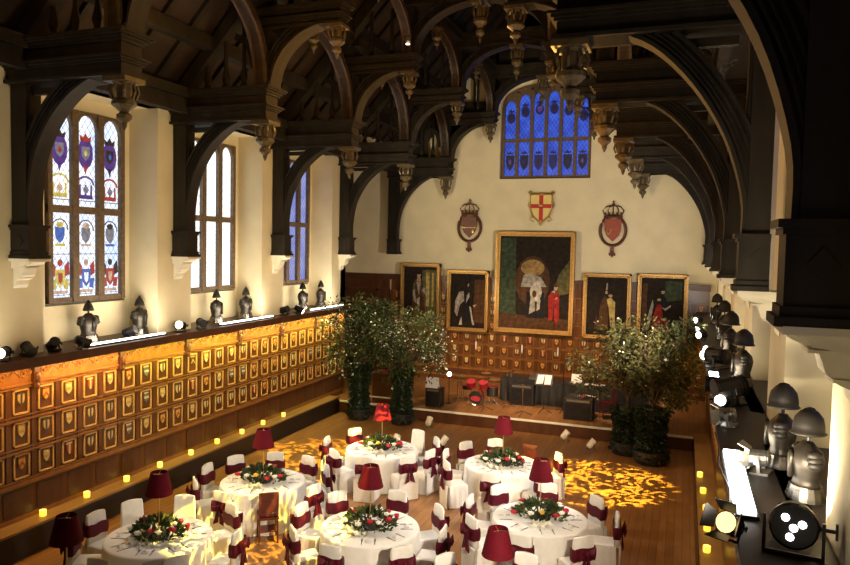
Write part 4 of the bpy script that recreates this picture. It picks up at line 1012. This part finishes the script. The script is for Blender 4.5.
FK = m.build('table_fork', 'cutlery'); fu = 0
m = MB(); m.prism([(-.05, -.035), (.05, -.035), (.05, .035), (-.05, .035)], 0, .012, 'z'); m.prism([(-.05, .012), (.05, .012), (0, .05)], -.02, .02); NP = m.build('folded_napkin', 'cover_white'); nu = 0
TABLES = {
 'A': ((155.8, 535), (-7.42, 8.62), 'the front left table', [(-148, 's'), (180, 's'), (150, 'p'), (112, 'p'), (68, 's'), (15, 's'), (-40, 's'), (-88, 's')]),
 'B': (None, (-7.38, 11.42), 'the middle left table', [(150, 's'), (112, 's'), (76, 's'), (40, 's'), (-12, 's'), (-52, 'b'), (-92, 's'), (-138, 's'), (-178, 's')]),
 'C': (None, (-4.60, 10.22), 'the front middle table', [(142, 's'), (92, 's'), (44, 's'), (0, 's'), (-44, 's'), (-92, 's'), (-135, 's'), (180, 's')]),
 'D': (None, (-6.18, 14.30), 'the back left table', [(145, 's'), (70, 'p'), (34, 's'), (-10, 's'), (-40, 's'), (-82, 's'), (-122, 's'), (-168, 's')]),
 'E': (None, (-3.42, 14.30), 'the back right table', [(146, 's'), (112, 's'), (72, 'b'), (32, 's'), (-38, 's'), (-88, 's'), (-140, 's'), (-176, 's')]),
 'F': (None, (-2.13, 11.68), 'the front right table', [(138, 's'), (95, 's'), (48, 's'), (10, 's'), (-48, 's'), (-92, 's'), (-140, 's'), (178, 's')]),
 'G': (None, (-2.08, 8.55), 'the table cut by the bottom edge', [(140, 's'), (85, 's')]),
}
KD = {'s': 'sash', 'p': 'plain', 'b': 'bare'}
tp = make_table(); used = 0
cpos = {0: 'far left', 1: 'far', 2: 'far right'}
def clock(a):
    a = a % 360; names = ['right side', 'far right', 'far side right', 'far side left', 'far left', 'left side', 'near left', 'near side left', 'near side right', 'near right']
    return names[int(((a + 18) % 360) // 36)]
for key, (_, (tx, ty), nm, chairs) in TABLES.items():
    place(tp, used, (tx, ty, 0), rnd.uniform(0, 6), 'round table under a floor length white cloth, ' + nm.replace('the ', '', 1), 'round tables'); used = 1
    place(LP, used and key != 'A', (tx + .0, ty, .757), 0, 'crimson shaded brass lamp standing on ' + nm, 'crimson table lamps')
    i = (ord(key)) % 2
    place(CE[i], CEU[i], (tx, ty - .02, .757), rnd.uniform(-.4, .4), 'leafy centrepiece with roses around the lamp on ' + nm, 'flower centrepieces', (1.32, 1.2, 1.35)); CEU[i] = 1
    seen = {}
    for a, kd in chairs:
        q = KD[kd]; r = (1.04 if q != 'bare' else .98) + rnd.uniform(-.03, .03); rz = R(a) - pi / 2 + rnd.uniform(-.08, .08)
        d = {'sash': 'burgundy sashed white chair', 'plain': 'white chair without sash', 'bare': 'bare wooden chair'}[q]
        lb = d + ' at ' + nm + ', ' + clock(a)
        if lb in seen: lb = lb + ' end'
        seen[lb] = 1
        place(CH[q], CU[q], (tx + r * cos(R(a)), ty + r * sin(R(a)), 0), rz, lb, 'chairs round ' + nm, (.90, .97, 1.0)); CU[q] = 1
    for k in range(8):
        a = R(22 + 45 * k); r = .60; c, s_ = cos(a), sin(a); rz = a + pi / 2
        for pr, off, gname, cat, lb in ((KN, .10, 'knives on ', 'knife', 'silver table knife laid on '), (FK, -.10, 'forks on ', 'fork', 'silver table fork laid on ')):
            us = ku if pr is KN else fu
            o = place(pr, us, (tx + r * c - off * s_, ty + r * s_ + off * c, .759), rz, lb + nm, gname + nm); o['category'] = cat
            if pr is KN: ku = 1
            else: fu = 1
        o = place(NP, nu, (tx + r * c, ty + r * s_, .759), rz, 'folded white napkin laid on ' + nm, 'napkins on ' + nm); nu = 1; o['category'] = 'napkin'
    for k, a in enumerate({'E': (2.0, 2.7, -.1, ), 'F': (2.5, .15), 'D': (2.9, .1), 'B': (2.6,), 'C': (2.9, .5), 'A': (.4,), 'G': (2.5,)}[key]):
        place(GLS, gu, (tx + .43 * cos(a), ty + .43 * sin(a), .757), 0, 'ruby red wine glass by the flowers on ' + nm + ('', ', one more beside it', ', at the other side')[k], 'red wine glasses'); gu = 1
# lamp of the table just below the frame at bottom left
o = place(LP, True, (-7.3, 6.78, .757), 0, 'crimson shaded lamp cut by the bottom left edge, before the nearest left table', 'crimson table lamps')
o = place(tp, True, (-7.3, 6.78, 0), 1, 'round table under a white cloth, just below the bottom left edge', 'round tables')

# ================================================================ TREES
def tree(label, x, y, cz, rx, rz_, n, colr, lean=0, seed=1, bl=.3, cx=0, fh=1.7, fr=.36, fine=1):
    rnd.seed(seed); t = thing('blossom_tree', label, 'tree', (x, y, 0), 0, 'indoor trees by the stage')
    m = MB(); m.tube([(0, 0, .3), (cx * .3, 0, 1.2), (cx, 0, cz)], [.07, .05, .03], 8)
    br = []
    for k in range(16):
        a = rnd.uniform(0, 6.28); u = rnd.uniform(.5, .95); p = (cx + rx * u * cos(a), rx * .8 * u * sin(a), cz + rz_ * rnd.uniform(-.6, .7)); br.append(p)
        m.tube([(cx * .6, 0, cz - rz_ * .9), (cx + (p[0] - cx) * .5, p[1] * .5, (cz - rz_ * .5 + p[2]) / 2), p], [.03, .02, .006], 5)
    m.build('trunk', 'trunk', t)
    cl = [(cx + rx * .8 * cos(a) * q, rx * .62 * sin(a) * q, cz + rz_ * .72 * w_ - .15 * q) for a, q, w_ in [(rnd.uniform(0, 6.28), sqrt(rnd.random()), rnd.uniform(-.9, .95)) for _ in range(40)]]
    m = MB(); f2 = MB()
    for c in cl:
        rr_ = rnd.uniform(.22, .46) * rx; bc = (1.0 if rnd.random() < .34 else .04) * bl * 2.2
        for k in range(n):
            d = Vector((rnd.gauss(0, 1), rnd.gauss(0, 1), rnd.gauss(0, .8))).normalized(); q = rr_ * rnd.random() ** .4
            p = Vector(c) + d * q * .8; m.leaf(p, d + Vector((0, 0, -.2)), rnd.uniform(.07, .15) * fine, rnd.choice((0, 0, 1)) if colr else rnd.choice((0, 0, 0, 1)), .5)
            if rnd.random() < bc:
                p = Vector(c) + d * (q * .8 + .06)
                f2.leaf(p, d, rnd.uniform(.05, .085), None, .9)
    m.build('foliage', [['leaf_dark', 'leaf_light'], ['leaf_sage', 'leaf_light']][colr], t)
    f2.build('blossom', 'blossom', t)
    m = MB()
    for k in range(1700):
        a = rnd.uniform(0, 6.28); z = rnd.uniform(.12, fh); r = fr * (.85 - .3 * sin(z / fh * 3)) * rnd.uniform(.7, 1.3)
        m.leaf((r * cos(a), r * sin(a), z), (cos(a), sin(a), rnd.uniform(-.8, .3)), rnd.uniform(.08, .13), None, .7)
    m.lathe([(fr * .7, .1), (fr * .5, fh * .5), (fr * .5, fh)], n=14); m.build('ivy_skirt', 'ivy', t)
    m = MB(); m.lathe([(fr * .8, 0), (fr * .95, .12), (fr, .34), (fr * .85, .34)], n=20); m.build('planter', 'black_vinyl', t)
mat('leaf_sage', (.060, .062, .024), .8, var=.45, scale=9, bmp=0, spec=.15)
tree('taller white blossomed tree in ivy clad planter beside the left panelling', -9.12, 19.3, 2.75, 1.45, 1.15, 85, 0, 0, 11, .22, .15)
tree('white blossomed tree at the left end of the stage, next to the small monitor', -7.72, 19.3, 2.5, 1.35, 1.05, 85, 0, 0, 12, .28, .1)
tree('bushy olive green tree at the right end of the stage, nearer the drums', -1.25, 18.9, 2.5, 1.6, 1.15, 115, 1, 0, 13, .03, .0, fh=1.2, fr=.42)
tree('bushy olive green tree close to the right ledge', -.62, 18.3, 2.65, 1.15, 1.35, 115, 1, 0, 14, .03, .05, fh=1.4, fr=.45)

# ================================================================ STAGE THINGS
SZ = .37
t = thing('drum_kit', 'red and chrome drum kit on the stage behind the microphone stands', 'drum kit', (-5.92, 21.1, SZ)); t.scale = (.82, .82, .82)
rx90 = Matrix.Rotation(R(90), 3, 'X')
m = MB(); m.lathe([(.27, -.2), (.275, -.2), (.275, .2), (.27, .2)], (0, 0, .3), 20, rot=rx90, mi=0); m.lathe([(.25, .2), (.25, .212)], (0, 0, .3), 20, rot=rx90, mi=3); m.lathe([(.2, .205), (.2, .216)], (0, -.0, .27), 20, rot=rx90, mi=1, sy=.5); m.tube([(.27 * cos(a * pi / 10), -.2, .3 + .27 * sin(a * pi / 10)) for a in range(20)], .018, 5, 2, True)
for s in (-1, 1): m.tube([(s * .2, -.12, .25), (s * .34, -.24, 0)], .01, 5, 2)
m.build('bass_drum', ['drum_red', 'drum_skin', 'chrome', 'black_vinyl'], t)
for (x, y, z, r, h, nm) in ((-.24, .05, .68, .17, .22, 'tom_drum'), (.24, .05, .68, .17, .22, 'tom_drum'), (.5, .35, .32, .22, .35, 'floor_tom'), (-.52, .4, .48, .18, .13, 'snare_drum')):
    m = MB(); rot = Matrix.Rotation(R(25), 3, 'X') if nm == 'tom_drum' else None
    m.lathe([(r, 0), (r, h)], (x, y, z), 16, rot=rot, mi=0); m.lathe([(r * 1.04, h), (r * 1.04, h + .015), (r * .9, h + .02)], (x, y, z), 16, rot=rot, mi=1)
    if nm != 'tom_drum':
        for a in range(3): m.tube([(x + r * cos(a * 2.1), y + r * sin(a * 2.1), z + .1), (x + r * 1.1 * cos(a * 2.1), y + r * 1.1 * sin(a * 2.1), 0)], .009, 5, 2)
    else: m.tube([(x * .3, y, .58), (x, y, z + .03)], .012, 5, 2)
    m.build(nm, ['black_vinyl' if nm != 'tom_drum' else 'drum_red', 'drum_skin', 'chrome'], t)
for (x, y, z, r) in ((-.62, .0, 1.05, .22), (.62, .1, 1.0, .24), (-.78, .3, .8, .17), (.2, .5, 1.15, .2)):
    m = MB(); m.lathe([(r, 0), (r * .5, .02), (.04, .03), (.02, .05)], (x, y, z), 18, mi=0); m.tube([(x, y, z), (x, y, .25)], .009, 5, 1)
    for a in range(3): m.tube([(x, y, .25), (x + .2 * cos(a * 2.1), y + .2 * sin(a * 2.1), .0)], .008, 5, 1)
    m.build('cymbal', ['brass', 'chrome'], t)
def mic(label, x, y, h, boom, mt='chrome'):
    t = thing('microphone_stand', label, 'microphone stand', (x, y, SZ), 0, 'microphone stands on the stage')
    m = MB(); m.tube([(0, 0, .04), (0, 0, h)], .012, 6)
    m.build('pole', mt, t)
    for a in range(3):
        m = MB(); m.tube([(0, 0, .12), (.28 * cos(a * 2.1 + .4), .28 * sin(a * 2.1 + .4), .008)], .009, 5); m.build('leg', 'black_metal', t)
    m = MB(); m.tube([(-boom * .3, 0, h - .04), (0, 0, h), (boom, 0, h + abs(boom) * .35)], .008, 5); m.ball((boom, 0, h + abs(boom) * .35), .03, .03, .04); m.build('microphone', 'black_metal', t)
mic('tall chrome microphone stand left of the drum kit', -6.62, 21.3, 1.15, .25)
mic('chrome microphone stand directly in front of the drum kit', -5.50, 20.45, .95, .12)
mic('chrome microphone stand at the middle of the stage front', -4.32, 20.35, 1.1, -.05)
mic('chrome microphone stand just right of the drum kit', -5.02, 21.2, 1.05, .2)
t = thing('music_stand', 'black music stand with white sheets near the middle of the stage', 'music stand', (-3.80, 20.9, SZ))
m = MB(); m.tube([(0, 0, .1), (0, 0, .9)], .012, 6); m.build('pole', 'black_metal', t)
for a in range(3): m = MB(); m.tube([(0, 0, .15), (.25 * cos(a * 2.1), .25 * sin(a * 2.1), .008)], .01, 5); m.build('leg', 'black_metal', t)
m = MB(); m.add([(-.25, -.1, .85), (.25, -.1, .85), (.25, .1, 1.15), (-.25, .1, 1.15), (-.25, -.09, .84), (.25, -.09, .84), (.25, .11, 1.14), (-.25, .11, 1.14)], [(0, 1, 2, 3), (7, 6, 5, 4), (0, 4, 5, 1), (2, 6, 7, 3), (0, 3, 7, 4), (1, 5, 6, 2)]); m.build('desk', 'black_metal', t)
m = MB(); m.add([(-.22, -.1, .87), (-.02, -.1, .89), (-.0, .07, 1.13), (-.2, .08, 1.11), (.02, -.1, .87), (.2, -.1, .88), (.22, .07, 1.12), (.02, .07, 1.13)], [(0, 1, 2, 3), (4, 5, 6, 7)]); tag(m.build('sheet_music', 'paper'), 'open white sheet music on the black music stand', 'sheet music'); bpy.data.objects['sheet_music'].location = (-3.80, 20.885, SZ + .01)
mic('slim black stand right of the sheet music', -3.30, 21.3, 1.5, .05, 'black_metal')
def box_thing(name, label, cat, x, y, w_, d, h, z=SZ, rz=0, mt='black_vinyl', grille=True):
    t = thing(name, label, cat, (x, y, z), rz)
    m = MB(); m.box(-w_ / 2, w_ / 2, -d / 2, d / 2, .015, h)
    for a in (-1, 1):
        for b in (-1, 1): m.box(a * w_ / 2 - a * .05, a * w_ / 2 - a * .01, b * d / 2 - b * .05, b * d / 2 - b * .01, 0, .02)
    m.build('cabinet', mt, t, bevel=.01)
    if grille:
        m = MB(); m.box(-w_ * .44, w_ * .44, -d / 2 - .008, -d / 2, .05, h * .8)
        for k in range(6): m.box(-w_ * .42, w_ * .42, -d / 2 - .012, -d / 2 - .008, .06 + k * h * .12, .07 + k * h * .12)
        m.build('grille', 'black_metal', t)
        m = MB(); m.box(-w_ * .4, w_ * .4, -d / 2 - .01, -d / 2, h * .86, h * .95)
        for k in range(5): m.lathe([(.012, 0), (.012, .015)], (-w_ * .3 + k * w_ * .15, -d / 2 - .012, h * .905), 8, rot=rx90)
        m.build('control_panel', 'aluminium', t)
    return t
box_thing('guitar_amplifier', 'black amplifier cabinet standing behind the chrome stands, below the long table', 'amplifier', -4.62, 21.75, .75, .4, .66)
box_thing('stage_monitor', 'black loudspeaker at the left end of the stage beside the blossom tree', 'speaker', -7.05, 20.35, .48, .42, .58)
o = thing('folded_notice', 'white folded card standing on the left black loudspeaker', 'card', (-7.12, 20.3, SZ + .58)); m = MB(); m.add([(-.2, -.1, 0), (.2, -.1, 0), (.2, 0, .32), (-.2, 0, .32), (-.2, .1, 0), (.2, .1, 0)], [(0, 1, 2, 3), (3, 2, 5, 4)]); m.build('card', 'paper', o)
t = thing('glowing_lamp_ball', 'small bright white spotlight shining at the left end of the stage', 'spotlight', (-6.78, 20.9, SZ))
m = MB(); m.tube([(0, 0, 0), (0, 0, .85)], .012, 6); m.box(-.08, .08, -.08, .08, 0, .015); m.build('stand', 'black_metal', t); m = MB(); m.ball((0, 0, .92), .075, n=12); m.build('bulb', 'lens_cool', t)
t = box_thing('equipment_case', 'black equipment case with leads on top, right of the music stand', 'case', -2.72, 20.65, .82, .6, .62)
m = MB()
for k in range(7):
    x = rnd.uniform(-.35, .2); y = rnd.uniform(-.25, .15); m.tube([(x, y, .63), (x + .1, y + .05, .68), (x + .2, y, .64), (x + .12, y - .08, .66)], .014, 5)
m.build('leads', 'black_metal', t); m = MB(); m.ball((.12, -.1, .66), .09, .07, .05); tag(m.build('red_pouch', 'drum_red', t), 'red pouch'); m = MB(); m.tube([(.1, .15, .66), (.45, -.1, .7)], .02, 6); m.build('white_rod', 'edge_tape', t)
# long black-clothed table at the back of the stage
t = thing('long_table', 'long table under black cloth across the back of the stage', 'table', (-2.95, 22.1, SZ), -.13)
m = MB(); m.box(-2.45, 2.2, -.35, .35, .70, .75); m.build('tabletop', 'black_vinyl', t)
m = MB(); N = 120
vs = []; 
for z, e in ((.75, 0), (.38, .012), (.02, .025)):
    for k in range(N + 1): x = -2.45 + 4.65 * k / N; vs.append((x, -.36 - e - .02 * sin(k * .9) * (e > 0), z))
m.add(vs, [(j * (N + 1) + k, j * (N + 1) + k + 1, (j + 1) * (N + 1) + k + 1, (j + 1) * (N + 1) + k) for j in range(2) for k in range(N)]); m.box(-2.45, 2.2, -.36, -.355, .72, .757); m.build('black_cloth', 'black_vinyl', t)
for x in (-2.3, 2.0):
    for y in (-.28, .28): m = MB(); m.tube([(x, y, 0), (x, y, .7)], .02, 6); m.build('leg', 'black_metal', t)
t = thing('sound_mixer', 'grey sound mixer tilted on the left half of the long black table', 'mixer', (-4.15, 22.2, SZ + .757), -.13)
m = MB(); m.prism([(-.2, 0), (.2, 0), (.2, .16), (-.2, .05)], -.33, .33, 'x'); m.build('body', 'aluminium', t); m = MB()
for i in range(10):
    for j in range(4): m.box(-.28 + i * .06, -.265 + i * .06, -.14 + j * .09, -.12 + j * .09, .07 + j * .024, .10 + j * .024)
m.build('faders', 'black_vinyl', t)
t = thing('laptop', 'open laptop beside the papers on the long black table', 'laptop', (-3.05, 22.1, SZ + .757), -.13)
m = MB(); m.box(-.17, .17, -.12, .12, 0, .02); m.build('keyboard', 'aluminium', t); m = MB(); m.add([(-.17, .12, .02), (.17, .12, .02), (.17, .19, .24), (-.17, .19, .24), (-.17, .13, .02), (.17, .13, .02), (.17, .2, .24), (-.17, .2, .24)], [(0, 1, 2, 3), (7, 6, 5, 4), (0, 4, 5, 1), (2, 6, 7, 3), (0, 3, 7, 4), (1, 5, 6, 2)]); m.build('screen', 'paper', t)
for k, (x, rz, lb) in enumerate(((-2.62, .3, 'white sheet of paper next to the laptop'), (-2.3, -.2, 'white sheet of paper farther right on the long black table'))):
    m = MB(); m.add([(-.15, -.1, 0), (.15, -.1, 0), (.15, .1, .012), (-.15, .1, .005), (-.15, -.1, -.002), (.15, -.1, -.002), (.15, .1, .01), (-.15, .1, .003)], [(0, 1, 2, 3), (7, 6, 5, 4), (0, 4, 5, 1), (2, 6, 7, 3)]); o = m.build('paper_sheet', 'paper'); o.location = (x, 21.98, SZ + .765); o.rotation_euler = (0, 0, rz); tag(o, lb, 'paper')
for k, x in enumerate((-5.25, -5.12)):
    m = MB(); m.lathe([(.03, 0), (.032, .1), (.028, .1), (.026, .01)], n=10); o = m.build('drinking_glass', 'aluminium'); o.location = (x, 22.25, SZ + .757); tag(o, ('left' if k == 0 else 'right') + ' of two small glasses at the left end of the long black table', 'glass')
# stage side chair, red
t = place(CH['bare'], True, (-1.95, 20.9, SZ), -1.2, 'dark chair with red seat on the stage beside the right tree', 'stage chairs')
# wooden cabinet between the left trees
t = thing('wooden_counter', 'orange brown wooden counter with a white edge between the two blossom trees', 'counter', (-8.5, 20.25, SZ))
m = MB(); m.box(-.5, .5, -.25, .25, 0, .92); m.box(-.42, .42, -.262, -.25, .1, .8); m.build('body', 'oak', t); m = MB(); m.box(-.55, .55, -.3, .3, .92, .95); m.build('counter_top', 'oak_rail', t); m = MB(); m.box(-.62, .62, -.33, -.3, .18, .22); m.build('front_rail', 'edge_tape', t)
m = MB(); m.box(-.3, .3, -.2, .2, 0, .03); m.ball((0, 0, .05), .2, .14, .05); o = m.build('red_cloth_bundle', 'red_cloth'); o.location = (-8.5, 20.25, SZ + .95); tag(o, 'dark red cloth bundle on the wooden counter between the blossom trees', 'cloth')
# candles / lights on the end panelling ledge: small white tubes
for k, (x, z) in enumerate(((-7.03, 1.52), (-5.33, 1.52), (-4.05, 1.50))):
    t = thing('panel_wall_light', ['slim white wall light on the end panelling, left of the drum kit', 'slim white wall light on the end panelling, above the drum kit', 'slim white wall light on the end panelling, above the sound mixer'][k], 'wall light', (x, YE - .11, z), 0, 'slim wall lights on the end panelling')
    m = MB(); m.box(-.03, .03, -.02, .0, 0, .05); m.build('bracket', 'brass', t); m = MB(); m.lathe([(.025, .05), (.025, .3), (.01, .32)], (0, -.03, 0), 8); m.build('tube', 'paper', t)
# floor uplighters
def make_par():
    t = thing('floor_uplighter', 'x', 'floor light')
    rot = Matrix.Rotation(R(-35), 3, 'X') @ Matrix.Rotation(R(20), 3, 'Y')
    m = MB(); m.lathe([(.05, -.14), (.085, -.1), (.09, .12), (.075, .12)], (0, 0, .2), 12, rot=rot); m.build('lamp_housing', 'edge_tape', t)
    m = MB(); m.lathe([(.075, .10), (.07, .11)], (0, 0, .2), 12, rot=rot); m.build('lens', 'black_metal', t)
    m = MB()
    for s in (-1, 1): m.tube([(s * .1, 0, .2), (s * .12, .06, .01)], .009, 5); m.tube([(s * .1, 0, .2), (s * .12, -.12, .01)], .009, 5)
    m.tube([(-.12, .06, .01), (.12, .06, .01)], .009, 5); m.tube([(-.12, -.12, .01), (.12, -.12, .01)], .009, 5); m.build('yoke', 'aluminium', t)
    return t
pr = make_par()
for k, (x, y, rz, lb) in enumerate(((-2.90, 19.35, -.6, 'white floor light nearest the stage, between back row table and right tree'), (-2.12, 18.75, -.7, 'white floor light farther right, beside the right tree planter'),
     (-6.80, 19.15, .5, 'white floor light in front of the left black loudspeaker'), (-6.95, 17.0, .3, 'white floor light behind the left table of the back row'), (-5.75, 17.4, -.2, 'white floor light between the two back row tables, behind the left one'))):
    place(pr, k, (x, y, 0), rz, lb, 'white floor lights')
# small spot in the roof
t = thing('truss_spotlight', 'small white spotlight fixed high on a roof truss above the left back table', 'spotlight', (-6.3, 15.7, 10.02))
m = MB(); m.lathe([(.04, 0), (.07, .05), (.07, .16), (.03, .2)], n=10); m.build('lamp_housing', 'aluminium', t); m = MB(); m.lathe([(.05, -.012), (.045, 0)], n=10); m.build('lens', 'lens_cool', t)

# projected pattern (gobo) on the floor: a patterned projector beam
def gobo(loc, tgt, e, ang, sc):
    o = light('pattern_projector', 'SPOT', loc, tgt, e, (1, .72, .10), .01, angle=ang, blend=.25)
    d = o.data; d.use_nodes = True; n = d.node_tree; em = n.nodes.get('Emission')
    t = n.nodes.new('ShaderNodeTexCoord'); mp = n.nodes.new('ShaderNodeMapping'); mp.inputs['Scale'].default_value = (sc, sc, sc)
    n.links.new(t.outputs['Normal'], mp.inputs[0]); nz = n.nodes.new('ShaderNodeTexNoise'); nz.inputs['Scale'].default_value = 1; nz.inputs['Detail'].default_value = 1; nz.inputs['Distortion'].default_value = 1.5
    n.links.new(mp.outputs[0], nz.inputs['Vector']); r = n.nodes.new('ShaderNodeValToRGB'); r.color_ramp.elements[0].position = .49; r.color_ramp.elements[1].position = .58; r.color_ramp.elements[0].color = (.01, .01, .01, 1)
    n.links.new(nz.outputs[0], r.inputs[0]); n.links.new(r.outputs[0], em.inputs['Strength'])
gobo((-6.6, 15.2, 7.6), (-2.1, 16.2, 0), 34000, 22, 38)
gobo((-3.2, 11.9, 7.6), (-8.0, 15.2, 0), 30000, 19, 38)
gobo((-3.2, 9.3, 7.6), (-6.6, 9.7, 0), 13000, 25, 34)
